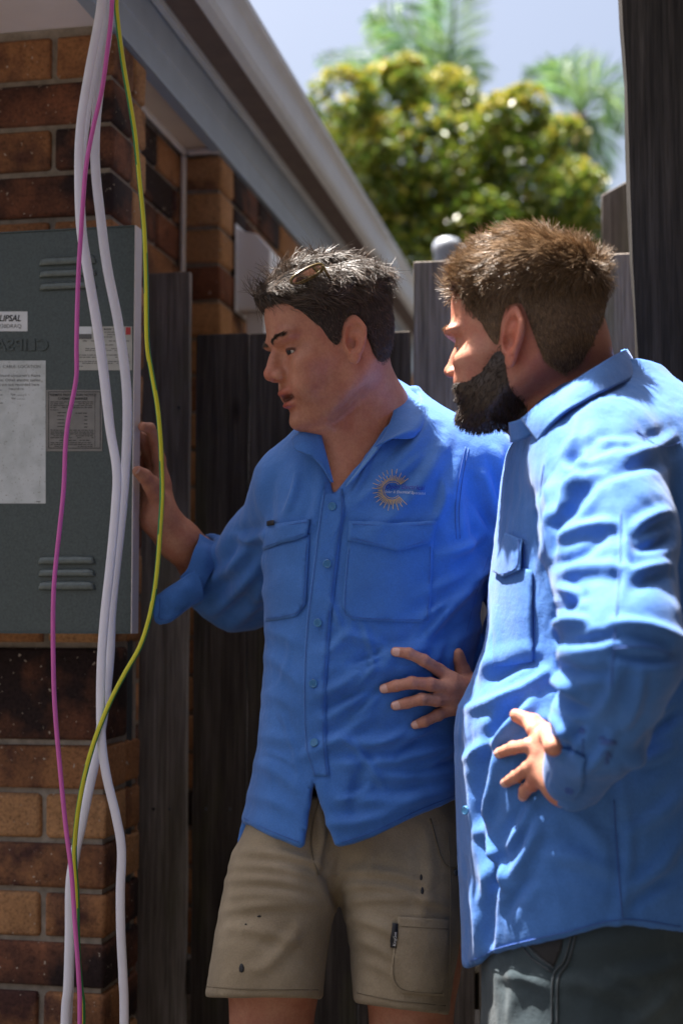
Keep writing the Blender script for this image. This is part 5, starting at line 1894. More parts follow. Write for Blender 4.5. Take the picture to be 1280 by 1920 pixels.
TORSO2 = Loft([(700, 1060, 1225, 1.995, 0.075), (745, 1010, 1290, 1.99, 0.115), (800, 968, 1330, 1.98, 0.155), (880, 951, 1355, 1.97, 0.178), (1000, 938, 1370, 1.97, 0.188), (1100, 926, 1368, 1.97, 0.190),
               (1200, 915, 1355, 1.97, 0.188), (1270, 894, 1345, 1.97, 0.188), (1320, 868, 1338, 1.97, 0.190), (1370, 859, 1335, 1.97, 0.192), (1450, 861, 1335, 1.97, 0.194), (1600, 866, 1345, 1.97, 0.196), (1815, 874, 1352, 1.97, 0.198), (1880, 876, 1354, 1.97, 0.198)], 2.3, R(8))
HEM2 = np.array([(840, 1812), (877, 1813), (904, 1802), (908, 1794), (940, 1783), (1050, 1757), (1120, 1740), (1168, 1731), (1280, 1746), (1420, 1775)])
SL2 = ([P(1118, 868, 1.815), P(1140, 1000, 1.71), P(1166, 1215, 1.585)], [0.084, 0.075, 0.064])
FA2 = ([P(1166, 1215, 1.585), P(1126, 1360, 1.645), P(1074, 1462, 1.748)], [0.064, 0.053, 0.038])
def f_shirt2(p):
    px, py = proj(p)
    f = TORSO2(p)
    f = smin(f, f_cone(p, P(1120, 790, 1.97), 0.07, P(1120, 845, 1.84), 0.075), 0.06)
    f = smin(f, f_cone(p, P(1120, 790, 2.00), 0.07, P(1110, 870, 2.13), 0.07), 0.06)
    s = f_chain(p, SL2[0], SL2[1], 0.03)
    fa = f_chain(p, FA2[0], FA2[1], 0.02)
    e0, e1 = np.array(FA2[0][2]), np.array(FA2[0][1])
    ax = (e1 - e0) / np.linalg.norm(e1 - e0)
    fa = smax(fa, (-((p - e0) @ ax) - 0.010).astype(np.float32), 0.004)
    hole = f_cone(p, e0 - ax * 0.05, 0.031, e0 + ax * 0.03, 0.031)
    fa = smax(fa, -hole.astype(np.float32), 0.003)
    s = smin(s, fa, 0.022)
    f = smin(f, s, 0.018)
    # far sleeve, hanging
    f = smin(f, f_chain(p, [P(1110, 870, 2.15), P(1150, 1050, 2.20), P(1190, 1240, 2.19)], [0.075, 0.068, 0.06], 0.03), 0.03)
    f = smax(f, -f_cone(p, P(1085, 690, 1.96), 0.074, P(1085, 775, 1.965), 0.076), 0.006)
    vn = np.maximum(np.maximum(940 - px, px - np.interp(py, [700, 800, 850], [1010, 985, 950])), py - 850) * (1.95 / F)
    f = smax(f, -vn.astype(np.float32), 0.004)
    hem = np.interp(px, HEM2[:, 0], HEM2[:, 1])
    return np.maximum(f, ((py - hem) * (1.95 / F)).astype(np.float32)).astype(np.float32)
SV2, SQ2 = net(f_shirt2, (0.12, 1.48, 0.70), (0.60, 2.30, 1.58), 0.0042, 2)
nn = normals(SV2, SQ2)
FOLDS2 = [
    # shoulder, drawn from collar to sleeve head
    (1080, 800, 1010, 950, 10, 0.006), (1100, 830, 1030, 980, 10, 0.007), (1140, 815, 1040, 900, 11, -0.005), (1160, 850, 1060, 880, 9, 0.006), (1200, 830, 1120, 830, 10, 0.006), (1260, 820, 1150, 860, 11, 0.007), (1240, 870, 1130, 900, 10, -0.006),
    (1030, 900, 1015, 1060, 9, 0.006), (1050, 920, 1040, 1040, 9, -0.006),
    # upper arm
    (1050, 930, 1120, 890, 10, 0.008), (1040, 985, 1110, 905, 11, -0.008), (1050, 1010, 1150, 985, 11, 0.009), (1040, 1060, 1130, 1010, 10, -0.007), (1060, 1075, 1200, 1075, 12, 0.007), (1180, 1000, 1250, 960, 11, 0.010), (1190, 1030, 1255, 1010, 10, -0.009),
    (1175, 1090, 1250, 1060, 11, 0.010), (1050, 1100, 1090, 1130, 9, 0.010), (1045, 1140, 1100, 1115, 9, -0.009), (1165, 960, 1160, 1130, 7, 0.004),
    # elbow and forearm
    (1040, 1175, 1100, 1165, 9, 0.012), (1045, 1200, 1150, 1190, 10, -0.008), (1150, 1170, 1280, 1200, 12, 0.010), (1150, 1225, 1275, 1232, 10, -0.009), (1040, 1270, 1085, 1300, 9, 0.013), (1050, 1250, 1140, 1260, 10, -0.008), (1045, 1310, 1100, 1330, 9, -0.010),
    (1035, 1345, 1080, 1400, 10, 0.011), (1160, 1240, 1120, 1340, 11, 0.006), (1200, 1260, 1170, 1360, 11, 0.008), (1090, 1360, 1060, 1430, 9, -0.007), (1150, 1370, 1090, 1450, 10, 0.006),
    # front panel and belly
    (930, 1150, 900, 1300, 12, 0.008), (1030, 1260, 880, 1330, 12, 0.011), (1010, 1235, 900, 1290, 12, -0.010), (1000, 1310, 880, 1420, 12, 0.011), (960, 1320, 895, 1480, 11, -0.010), (930, 1400, 900, 1560, 9, 0.009), (900, 1440, 935, 1660, 9, -0.010), (905, 1560, 945, 1660, 9, 0.011),
    (950, 1580, 920, 1780, 9, -0.010), (1000, 1500, 940, 1600, 10, 0.009), (1010, 1530, 960, 1640, 12, 0.008), (1000, 1640, 950, 1720, 12, -0.006), (885, 1660, 895, 1790, 9, 0.008), (1060, 1520, 1140, 1600, 15, 0.005), (1020, 1600, 1160, 1640, 15, 0.005),
    # back and side
    (1160, 1450, 1160, 1720, 11, 0.004), (1280, 1480, 1180, 1560, 14, 0.008), (1280, 1560, 1190, 1660, 14, 0.007), (1270, 1640, 1180, 1700, 12, -0.006), (1260, 1400, 1180, 1430, 12, 0.008), (1280, 1330, 1200, 1400, 11, -0.008)]
SV2 = folds(SV2, nn, FOLDS2)
SV2 = rough_cloth(SV2, nn, 0.0020, 15, 13, (1, 1, 0.8))
SV2 = rough_cloth(SV2, nn, 0.0011, 40, 43, (1, 1, 0.7))
SV2 = lap(SV2, SQ2, 0.15)
shirt2 = link('shirt', np_mesh('shirt', SV2, SQ2), MATS['shirt_blue'], man2)
srf2 = Surf((SV2, SQ2))
# torso only, for the hand
def on2(px, py, rad, lift=0.0):
    d = ray(px, py).normalized()
    l, n_ = srf2.hit(px, py)
    return np.array(l - d * (rad + lift))
def lay2(pts, r0, r1, lifts):
    rad = np.linspace(r0, r1, len(pts))
    return [on2(a, b, r_ * 0.75, lf) for (a, b), r_, lf in zip(pts, rad, lifts)], rad
WR = np.array(P(1060, 1468, 1.745))
KN = np.array(P(1012, 1420, 1.79))
hand_pts = [
    lay2([(1016, 1392), (1000, 1368), (986, 1352), (968, 1344)], 0.0094, 0.0070, [0.020, 0.014, 0.006, 0.001]),
    lay2([(1008, 1410), (990, 1398), (962, 1402), (936, 1412)], 0.0096, 0.0072, [0.024, 0.024, 0.012, 0.001]),
    lay2([(1006, 1430), (990, 1440), (968, 1455), (948, 1467)], 0.0094, 0.0070, [0.024, 0.022, 0.010, 0.001]),
    lay2([(1010, 1455), (996, 1472), (984, 1482), (980, 1492)], 0.0090, 0.0068, [0.022, 0.018, 0.008, 0.002]),
    lay2([(1036, 1400), (1024, 1372), (1000, 1352), (966, 1340)], 0.0112, 0.0076, [0.010, 0.004, 0.001, 0.000])]
def f_hand_c(p):
    f = None
    for pts, rad in hand_pts:
        e = f_chain(p, *knuckled(pts, rad), 0.003)
        f = e if f is None else smin(f, e, 0.004)
    k0, k1 = hand_pts[0][0][0], hand_pts[3][0][0]
    palm = f_cone(p, k0, 0.0120, WR, 0.022)
    palm = smin(palm, f_cone(p, k1, 0.0120, WR, 0.022), 0.012)
    palm = smin(palm, f_cone(p, hand_pts[2][0][0], 0.0120, WR, 0.022), 0.012)
    e1 = np.array(FA2[0][1])
    palm = smin(palm, f_cone(p, WR, 0.024, WR + (e1 - WR) * 0.6, 0.028), 0.02)
    return smin(f, palm, 0.007)
allp = np.concatenate([np.array(a) for a, b in hand_pts])
lo = np.minimum(allp.min(0), WR) - 0.035; hi = np.maximum(allp.max(0), np.array(FA2[0][1])) + 0.035
CV, CQ = net(f_hand_c, lo, hi, 0.0021, 1)

def f_low2(p):
    f = f_chain(p, [P(1130, 960, 1.97), P(1110, 1700, 1.97)], [0.09, 0.10])
    return f
LV2, LQ2 = net(f_low2, (0.1, 1.75, 0.6), (0.55, 2.2, 1.5), 0.012, 1)
V, Q = join([(HV2, HQ2), (CV, CQ), (LV2, LQ2)])
me = np_mesh('body', V, Q)
q = h2.to(V.astype(np.float32))
tint = np.ones((len(V), 3))
isH = np.arange(len(V)) < len(HV2)
ya = np.abs(q[:, 1]); qs = np.stack([q[:, 0], ya, q[:, 2]], 1)
blend(isH * 0.7 * bell(qs, (-0.012, 0.085, 0.0), (0.022, 0.02, 0.04)), (1.0, 0.58, 0.54))
blend(isH * 0.45 * bell(qs, (-0.045, 0.06, -0.06), (0.04, 0.04, 0.05)), (1.0, 0.66, 0.62))
blend(isH * 0.4 * bell(qs, (0.118, 0.0, -0.018), (0.02, 0.02, 0.015)), (1.0, 0.72, 0.68))
# clipped hair shows the scalp through at the sides
fade = isH * np.clip((q[:, 2] - np.interp(q[:, 0], HLX, np.array(HLZ1) - 0.006)) / 0.03, 0, 1) * np.clip((0.07 - q[:, 0]) / 0.02, 0, 1)
blend(0.55 * fade, (0.42, 0.36, 0.30))
blend(isH * 0.65 * np.clip(1.2 * bell(qs, (0.024, 0.065, -0.030), (0.020, 0.03, 0.028)), 0, 1), (0.36, 0.28, 0.24))
paint(me, 'tint', tint)
body2 = link('body', me, MATS['skin_fair'], man2)
nails(hand_pts[:4], body2, 'nail')
for s in (1, -1):
    link('eye', eyeball(h2, s), MATS['eye_white'], body2)
HLZ2 = [-0.066, -0.062, -0.050, -0.034, 0.032, 0.032, 0.000, -0.018, -0.010, 0.018, 0.034, 0.056, 0.078, 0.090]

# ---- hair: clipped sides, longer top brushed forward
def f_hair2(p):
    q = h2.to(p)
    top = np.clip((q[:, 2] - 0.045) / 0.06, 0, 1)
    th = 0.0025 + 0.018 * top * (1 - 0.75 * np.clip((q[:, 0] - 0.04) / 0.05, 0, 1))
    th = th + 0.005 * top * fbm(q * np.array([30, 40, 30]), 14, 2)
    line = np.interp(q[:, 0], HLX, HLZ2)
    edge = np.clip((q[:, 2] - line) / 0.024, -1, 1)
    th = np.where(edge < 1, np.minimum(th, -0.002 + (th + 0.002) * np.clip(edge, 0, 1)), th)
    f = f_skull(q, 1.0) - th
    return (smax(f, -(q[:, 2] - line).astype(np.float32), 0.003) * h2.s).astype(np.float32)
hv, hq = net(f_hair2, HV2.min(0) - 0.03, HV2.max(0) + np.array([0.03, 0.03, 0.04]), 0.0035, 1)
m_ = h2.to(hv.astype(np.float32))
hair2 = link('hair', np_mesh('hair', hv, hq), MATS['hair_clipped'], man2)
rt, rn = sample_tris(hv, hq, lambda c: np.where(h2.to(c.astype(np.float32))[:, 2] > 0.055, 1.3, 1.0) + 1.5 * (h2.to(c.astype(np.float32))[:, 0] < -0.03) * (h2.to(c.astype(np.float32))[:, 2] > 0.04), 30000, rg)
qq = h2.to(rt.astype(np.float32))
topm = np.clip((qq[:, 2] - 0.035) / 0.055, 0, 1)
front = np.clip((qq[:, 0] - 0.015) / 0.05, 0, 1)
cw = h2.wd(np.stack([0.75 * topm * (1 - 1.5 * front) - 0.2 * (1 - topm), 0.5 * np.sign(qq[:, 1]) * topm * np.clip(np.abs(qq[:, 1]) / 0.05, 0, 1), -0.8 * (1 - topm) + (-0.10 + 0.5 * front) * topm], 1))
wav = np.stack([fbm(rt * 50, 41 + k, 2) for k in range(3)], 1)
lock = np.floor(rt * 85)
wav = np.stack([vnoise(lock * 1.37 + 3.1, 51 + k) for k in range(3)], 1)
dirs = rn * (0.22 + 0.16 * topm)[:, None] + cw + 0.6 * wav * topm[:, None] + 0.15 * wav
dirs = dirs - rn * (dirs * rn).sum(1)[:, None] * 0.8 + rn * (0.16 + 0.25 * topm * rg.random(len(rt)))[:, None]
lens = 0.0065 + 0.019 * topm * rg.uniform(0.5, 1.25, len(rt))
strands('strands', rt - rn * 0.001, dirs, lens, MATS['hair_blond'], hair2, rg, 0.0009, 4, 0.02, 0.18)
# wind-blown tuft over the forehead
n = 60
rootc = h2.w(np.array([(0.092, 0.0, 0.098)]))[0]
rt2 = rootc + rg.normal(size=(n, 3)) * 0.006
strands('tuft', rt2, h2.wd(np.array([0.75, 0.0, 0.75])) + rg.normal(size=(n, 3)) * 0.16, rg.uniform(0.02, 0.042, n), MATS['hair_blond'], hair2, rg, 0.0008, 5, -0.02, 0.2)

# ---- beard
def beard_zone(q):
    # below a line from the sideburn to the corner of the mouth
    zl = np.interp(q[:, 0], [0.004, 0.02, 0.042, 0.065, 0.085, 0.095, 0.12], [0.004, -0.006, -0.034, -0.046, -0.044, -0.042, -0.040])
    return (zl - q[:, 2])
def f_beard(p):
    q = h2.to(p)
    bz = beard_zone(jz(q))
    th = 0.004 + 0.007 * np.clip((q[:, 0] - 0.03) / 0.05, 0, 1) * np.clip((-0.06 - q[:, 2]) / 0.03, 0, 1)
    ed = np.clip(bz / 0.030, 0, 1) * np.clip((q[:, 0] - 0.000) / 0.026, 0, 1)
    th = -0.0012 + (th + 0.0012) * ed
    f = f_man2_head(p) - th * h2.s
    f = smax(f, (-bz * h2.s).astype(np.float32), 0.004)
    f = smax(f, ((0.003 - q[:, 0]) * h2.s).astype(np.float32), 0.006)
    f = smax(f, ((-0.112 - q[:, 2]) * h2.s).astype(np.float32), 0.008)
    f = smax(f, (-f_ell(jz(q), (0.112, 0, -0.058), (0.022, 0.020, 0.010)) * h2.s).astype(np.float32), 0.003)
    return f.astype(np.float32)
bv, bq = net(f_beard, HV2.min(0) - 0.01, P(1010, 640, 1.93) + Vector((0.0, 0.2, 0)), 0.003, 1)
beard = link('beard', np_mesh('beard', bv, bq), MATS['beard_brown'], man2)
rt, rn = sample_tris(bv, bq, lambda c: np.ones(len(c)), 9000, rg)
strands('strands', rt - rn * 0.001, rn * 0.5 + h2.wd(np.array([0.25, 0, -0.75])), rg.uniform(0.004, 0.009, len(rt)), MATS['beard_brown'], beard, rg, 0.0009, 4, 0.02, 0.16)
# eyebrow
for s in (1, -1):
    n = 150
    t = rg.random(n)
    base = np.stack([0.098 - 0.020 * t ** 1.6, s * (0.012 + 0.040 * t), 0.0300 + 0.006 * np.sin(t * 2.4) + rg.normal(size=n) * 0.0016], 1)
    bw = h2.w(base + np.array([0.004, 0, 0]))
    fq = f_man2_head(bw.astype(np.float32))
    dd = h2.wd(np.stack([np.full(n, 0.7), s * np.full(n, 0.55), np.zeros(n)], 1)); dd /= np.linalg.norm(dd, axis=1)[:, None]
    bw = bw - dd * fq[:, None] * 1.1
    strands('eyebrow', bw, dd * 0.3 + h2.wd(np.array([-0.2, s * 0.8, 0.15])), np.full(n, 0.008), MATS['hair_blond'], hair2, rg, 0.0007, 3, 0, 0.12)

# ---- collar and shirt details
sheet('collar', [[(976, 786, 1.84), (1010, 758, 1.815), (1060, 724, 1.80), (1115, 688, 1.82), (1155, 664, 1.88), (1173, 656, 1.96), (1168, 655, 2.03)],
                 [(990, 806, 1.815), (1018, 776, 1.79), (1062, 744, 1.777), (1120, 712, 1.80), (1172, 684, 1.875), (1186, 676, 1.96), (1178, 672, 2.04)],
                 [(1008, 830, 1.795), (1032, 797, 1.770), (1068, 767, 1.762), (1125, 738, 1.785), (1186, 708, 1.875), (1194, 702, 1.96), (1186, 695, 2.05)]], MATS['shirt_blue'], shirt2, 46, 12, 0.0028, 0.0012, 3)
sheet('collar_stand', [[(954, 792, 1.885), (978, 784, 1.845), (1012, 757, 1.822), (1062, 723, 1.808), (1116, 688, 1.828), (1155, 664, 1.888), (1171, 657, 1.96), (1165, 656, 2.03)],
                       [(957, 830, 1.89), (985, 822, 1.85), (1020, 796, 1.825), (1070, 765, 1.815), (1122, 735, 1.838), (1155, 712, 1.895), (1168, 705, 1.96), (1160, 700, 2.03)]], MATS['shirt_blue'], shirt2, 46, 8, 0.0025)
seam('seam', [(1005, 818), (1030, 789), (1066, 760), (1122, 731), (1180, 704)], Surf((SV2, SQ2)), 0.0, 0.0005, MATS['stitch_dark'], shirt2)
# breast pocket seen from the side
patch('pocket', [(934, 1055), (1000, 1070), (1000, 1240), (925, 1250), (926, 1150)], srf2, 0.003, MATS['shirt_blue'], shirt2, 10, bulge=0.003)
patch('pocket_flap', [(952, 1000), (984, 1012), (981, 1070), (948, 1084), (930, 1072)], srf2, 0.008, MATS['shirt_blue'], shirt2, 7, bulge=0.002)
seam('seam', [(978, 1012), (975, 1064), (948, 1077)], srf2, 0.0098, 0.0006, MATS['stitch_dark'], shirt2)
for ln in ([(1163, 960), (1162, 1040), (1158, 1110), (1150, 1210), (1146, 1290)], [(1150, 1215), (1210, 1212), (1260, 1228)], [(1150, 1500), (1156, 1600), (1166, 1720)],
           [(1190, 806), (1235, 838), (1275, 830)], [(1020, 870), (1012, 940), (1022, 1040)], [(1092, 1385), (1090, 1440), (1072, 1482)],
           [(882, 1802), (904, 1793), (940, 1776), (1050, 1750), (1166, 1724), (1275, 1738)]):
    seam('seam', ln, srf2, 0.0012, 0.0007, MATS['stitch_dark'], shirt2)
patch('cuff', [(1046, 1400), (1070, 1404), (1098, 1420), (1092, 1480), (1074, 1500), (1036, 1490), (1030, 1470)], srf2, 0.004, MATS['shirt_blue'], shirt2, 8)
button(srf2, 1068, 1478, 0.0052, MATS['stitch_dark'], shirt2)
button(srf2, 876, 1519, 0.0058, MATS['button_teal'], shirt2)
for (sx, sy, a, b) in ((1090, 1370, 7, 6), (1140, 1392, 16, 6), (1128, 1384, 7, 4), (1136, 1416, 10, 8), (1137, 1428, 4, 6)):
    patch('paint_stain', [(sx + a * math.cos(t) * (1 + 0.25 * math.sin(3 * t)), sy + b * math.sin(t)) for t in np.linspace(0, 2 * math.pi, 10)[:-1]], srf2, 0.0006, MATS['stitch_dark'], shirt2, 5, 0.0002)

# ---- jeans and boots
JN = Loft([(1640, 915, 1330, 1.95, 0.165), (1720, 908, 1325, 1.94, 0.165), (1800, 907, 1315, 1.93, 0.160), (1930, 908, 1290, 1.925, 0.150), (2000, 910, 1275, 1.92, 0.14)], 2.3, R(6))
def f_jeans(p):
    f = JN(p)
    for (yy, dx) in ((1.86, 0.0), (2.03, -0.02)):
        k = P(1095, 1900, 1.92).x + dx
        f = smin(f, f_chain(p, [Vector((k, yy, 0.62)), Vector((k, yy + 0.01, 0.36)), Vector((k + 0.01, yy + 0.01, 0.10))], [0.105, 0.080, 0.068], 0.02), 0.03)
    return f.astype(np.float32)
JV, JQ = net(f_jeans, (0.12, 1.70, 0.05), (0.52, 2.16, 0.88), 0.006, 2)
jn = normals(JV, JQ)
JV = folds(JV, jn, [(940, 1830, 1020, 1850, 10, 0.004), (1050, 1840, 1200, 1880, 14, 0.005), (1280, 1800, 1150, 1830, 14, 0.006), (1260, 1860, 1180, 1920, 12, 0.005), (920, 1800, 930, 1910, 12, 0.003), (960, 1810, 955, 1910, 12, 0.004)])
JV = rough_cloth(JV, jn, 0.0018, 14, 23)
jeans = link('jeans', np_mesh('jeans', JV, JQ), MATS['jeans'], man2)
srj = Surf((JV, JQ))
patch('pocket_opening_shade', [(990, 1770), (1020, 1740), (1058, 1735), (1052, 1780), (1038, 1812), (1022, 1805)], srj, 0.0012, MATS['pocket_shade'], jeans, 7, 0.0005)  # dark patch stands in for the shade inside the pocket
for ln in ([(976, 1772), (1000, 1800), (1034, 1822)], [(984, 1766), (1008, 1794), (1038, 1815)], [(1072, 1745), (1058, 1800), (1038, 1825), (1034, 1870), (1034, 1925)], [(1080, 1745), (1066, 1800), (1047, 1830), (1044, 1870), (1044, 1925)]):
    seam('seam', ln, srj, 0.0015, 0.0013, MATS['stitch_jeans'], jeans)
for yy, dx in ((1.86, 0.0), (2.03, -0.02)):
    c = Vector((P(1095, 1900, 1.92).x + dx, yy, 0))
    def f_boot(p, c=c):
        f = f_cone(p, c + Vector((0.02, 0.0, 0.06)), 0.048, c + Vector((0.02, 0.0, 0.20)), 0.055)
        f = smin(f, f_cone(p, c + Vector((0.03, 0, 0.045)), 0.045, c + Vector((-0.15, 0.03, 0.04)), 0.042), 0.03)
        return np.maximum(f, 0.031 - p[:, 2]).astype(np.float32)
    bv, bq = net(f_boot, np.array(c) + [-0.24, -0.11, 0.02], np.array(c) + [0.12, 0.12, 0.28], 0.006, 1)
    link('boot', np_mesh('boot', bv, bq), MATS['boot_leather'], man2)

# =================================================================== OPEN METER BOX DOOR (its inner face towards us)
plain('door_paint', (0.060, 0.078, 0.076), 0.5, 0.22, 260, 0.15)
plain('louvre_paint', (0.115, 0.14, 0.135), 0.4, 0.2, 120, 0.15)
plain('door_edge', (0.62, 0.56, 0.55), 0.5, 0.05, 30)
plain('label_white', (0.66, 0.68, 0.70), 0.45, 0.05, 40)
m, nt, b = new_mat('sheet_paper')
v = coords(nt)
c = ramp(nt, noise(nt, v, 28, 3), [(0.35, (0.46, 0.49, 0.49)), (0.6, (0.58, 0.61, 0.62))])
sp = ramp(nt, noise(nt, v, 330, 2), [(0.27, (0.45, 0.42, 0.36)), (0.36, (1, 1, 1))])
c = mixc(nt, 1.0, c, sp, 'MULTIPLY')
nt.links.new(c, b.inputs['Base Color']); b.inputs['Roughness'].default_value = 0.55
MATS['sheet_paper'] = m
plain('label_beige', (0.42, 0.41, 0.37), 0.5, 0.1, 40)
plain('label_grey', (0.20, 0.19, 0.175), 0.4, 0.15, 40)
plain('ink_black', (0.01, 0.01, 0.012), 0.6, 0.1)
plain('ink_grey', (0.11, 0.11, 0.11), 0.6, 0.1)
plain('ink_red', (0.42, 0.03, 0.03), 0.5, 0.1)
DP = P(250, 800, 2.345)
dr, dd_ = house_rd(DP)
door = empty('meter_box_door', H(dr - 0.3, dd_, 0))
tag(door, 'dark grey green metal meter box door standing open, stickered inner face out', 'door')
def dpt(px, py, off=0.0):
    return on_plane(px, py, H(dr, dd_ - off), AD)
zt, zb = dpt(250, 425).z, dpt(250, 1186).z
WD = 0.56
# pressed panel with folded edges
bm = bmesh.new()
add_box(bm, H(dr - WD, dd_, zb), AR, AD, UZ, WD, 0.0016, zt - zb)
link('panel', bm_mesh('panel', bm), MATS['door_paint'], door)
link('edge_flange', box_mesh('edge_flange', H(dr + 0.0002, dd_ - 0.003, zb - 0.002), AR, AD, UZ, 0.0022, 0.032, zt - zb + 0.004, 0.0006), MATS['door_edge'], door)
link('edge_flange', box_mesh('edge_flange', H(dr - WD, dd_ - 0.0022, zt + 0.0002), AR, AD, UZ, WD - 0.001, 0.03, 0.002), MATS['door_paint'], door)
link('edge_flange', box_mesh('edge_flange', H(dr - WD, dd_ - 0.0022, zb - 0.0022), AR, AD, UZ, WD - 0.001, 0.03, 0.002), MATS['door_paint'], door)
link('hinge', tube_mesh('hinge', [H(dr - WD - 0.006, dd_ + 0.01, zb + 0.05), H(dr - WD - 0.006, dd_ + 0.01, zt - 0.05)], 0.006, 10), MATS['door_edge'], door)
link('hinge_bracket', box_mesh('hinge_bracket', H(dr - WD - 0.02, dd_ + 0.012, 1.0), AR, AD, UZ, 0.02, -dd_ - 0.008, 0.3), MATS['door_paint'], door)

def louvre(x0, x1, y0, y1):
    a, b = dpt(x0, y1), dpt(x1, y0)
    r0 = house_rd(a)[0]; r1 = house_rd(b)[0]
    z0, z1 = a.z, b.z
    V = []
    nu, nv = 26, 9
    for i in range(nu):
        u = -1 + 2 * i / (nu - 1)
        e = max(0.0, 1 - abs(u) ** 10) ** 0.5
        for j in range(nv):
            t = j / (nv - 1)
            hgt = 0.0062 * math.sqrt(max(0.0, 1 - (2 * t - 0.9) ** 2 / 1.21)) * e
            V.append(H(r0 + (r1 - r0) * (u + 1) / 2, dd_ - 0.0004 - hgt, z0 + (z1 - z0) * t * (0.25 + 0.75 * e)))
    Fq = [(i * nv + j, (i + 1) * nv + j, (i + 1) * nv + j + 1, i * nv + j + 1) for i in range(nu - 1) for j in range(nv - 1)]
    o = link('louvre', np_mesh('louvre', V, Fq), MATS['louvre_paint'], door)
    md = o.modifiers.new('thickness', 'SOLIDIFY'); md.thickness = 0.001
    return o
for (a, b) in ((478, 499), (502, 521), (526, 545)):
    louvre(74, 182, a, b)
for (a, b) in ((1042, 1058), (1066, 1081), (1089, 1106)):
    louvre(72, 180, a, b)

def label(name, x0, y0, x1, y1, mat, off=0.0009):
    a, b, c_, d = dpt(x0, y1, off), dpt(x1, y1, off), dpt(x1, y0, off), dpt(x0, y0, off)
    return link(name, prism_mesh(name, [a, b, c_, d], AD * (off - 0.0002)), MATS[mat], door)
def dtext(body, px, py, size, mat, parent, right=True, off=0.0013, sx=1.0, bold=0.0, shear=0.0, center=False, mirror=False):
    cu = bpy.data.curves.new('lettering', 'FONT')
    cu.body = body; cu.size = size / 0.70; cu.shear = shear; cu.offset = bold; cu.resolution_u = 3
    cu.align_x = 'CENTER' if center else ('RIGHT' if right else 'LEFT')
    if mirror:
        cu.extrude = 0.8
        cu.bevel_depth = 0.35
    t = bpy.data.objects.new('lettering', cu); COL.objects.link(t)
    me = bpy.data.meshes.new_from_object(t.evaluated_get(bpy.context.evaluated_depsgraph_get()))
    bpy.data.objects.remove(t)
    co = np.empty(len(me.vertices) * 3, np.float32); me.vertices.foreach_get('co', co); co = co.reshape(-1, 3)
    out = [tuple(dpt(px + (-x if mirror else x) * sx, py - y, off + (0.0008 * (z + 1.2) if mirror else 0))) for x, y, z in co]
    me.vertices.foreach_set('co', np.array(out, np.float32).ravel()); me.update()
    return link('lettering', me, MATS[mat], parent)
def bars(parent, rects, mat, off=0.0013):
    bm = bmesh.new()
    for (x0, y0, x1, y1) in rects:
        bm.faces.new([bm.verts.new(dpt(*q, off)) for q in ((x0, y1), (x1, y1), (x1, y0), (x0, y0))])
    return link('fine_print', bm_mesh('fine_print', bm), MATS[mat], parent)
rq = random.Random(2)
def print_lines(x0, x1, ys, h=1.5, dens=0.9):
    out = []
    for y in ys:
        x = x0
        while x < x1 - 2:
            w = rq.uniform(3, 9)
            if rq.random() < dens:
                out.append((x, y, min(x + w, x1), y + h))
            x += w + 1.3
    return out

l1 = label('label', -70, 584, 52, 621, 'label_white')
dtext('CLIPSAL', 39, 602, 11.5, 'ink_black', l1, bold=0.35, shear=0.25, sx=0.86)
dtext('56. 230DRAQ', 41, 615, 7.4, 'ink_grey', l1, sx=0.95)
dtext('CLIPSAL', 92, 657, 22, 'door_paint', door, right=False, sx=1.05, mirror=True, off=0.0)
l2 = label('label', -90, 676, 86, 944, 'sheet_paper')
dtext('UNDERGROUND  CABLE  LOCATION', 77, 690, 5.8, 'ink_grey', l2)
dtext("underground consumer's mains", 76, 706.5, 5.4, 'ink_grey', l2)
dtext('shown below. Other electric cables', 76, 715, 5.4, 'ink_grey', l2)
dtext('but are not recorded here', 74, 723.5, 5.4, 'ink_grey', l2)
dtext('CABLE DETAIL', 46, 731, 3.2, 'ink_grey', l2)
dtext('Type', 30, 741, 3.6, 'ink_grey', l2)
dtext('Size', 30, 748.5, 3.6, 'ink_grey', l2)
bars(l2, [(32, 740.6, 50, 741.2), (32, 748, 48, 748.6), (-20, 731, 4, 732), (-20, 740, 6, 741), (-20, 755, 6, 756.5), (68, 940, 76, 941.5)], 'ink_grey')
l3 = label('label', 141, 612, 248, 694, 'label_beige')
bars(l3, [(141.5, 612.5, 172, 626)], 'label_white')
bars(l3, [(147, 626.5, 172, 635.5)], 'ink_grey', 0.0016)
bars(l3, [(236, 613.5, 245, 627.5)], 'ink_red', 0.0016)
dtext('AL ROOF T', 214, 619, 3.6, 'ink_black', l3, bold=0.12)
bars(l3, print_lines(186, 232, [622, 626.5, 631]) + print_lines(147, 244, [638.5]) + print_lines(190, 215, [646]) + print_lines(160, 240, [653, 656.5], 1.3) + print_lines(147, 244, [665, 669, 677, 680.5], 1.5) + print_lines(147, 165, [686]), 'ink_grey')
l4 = label('label', 87, 731, 192, 846, 'label_grey')
for (x0, y0, x1, y1) in ((91, 734, 189, 735.2), (91, 839.6, 189, 840.8), (91, 734, 92.2, 840.8), (187.8, 734, 189, 840.8), (178, 738, 178.6, 838)):
    bars(l4, [(x0, y0, x1, y1)], 'ink_black')
dtext('TERMITE PROTECTION NOTICE', 137, 742.5, 4.4, 'ink_black', l4, center=True, bold=0.12, sx=0.98)
dtext('CHEMICAL BARRIER', 137, 749.5, 4.4, 'ink_black', l4, center=True, bold=0.12)
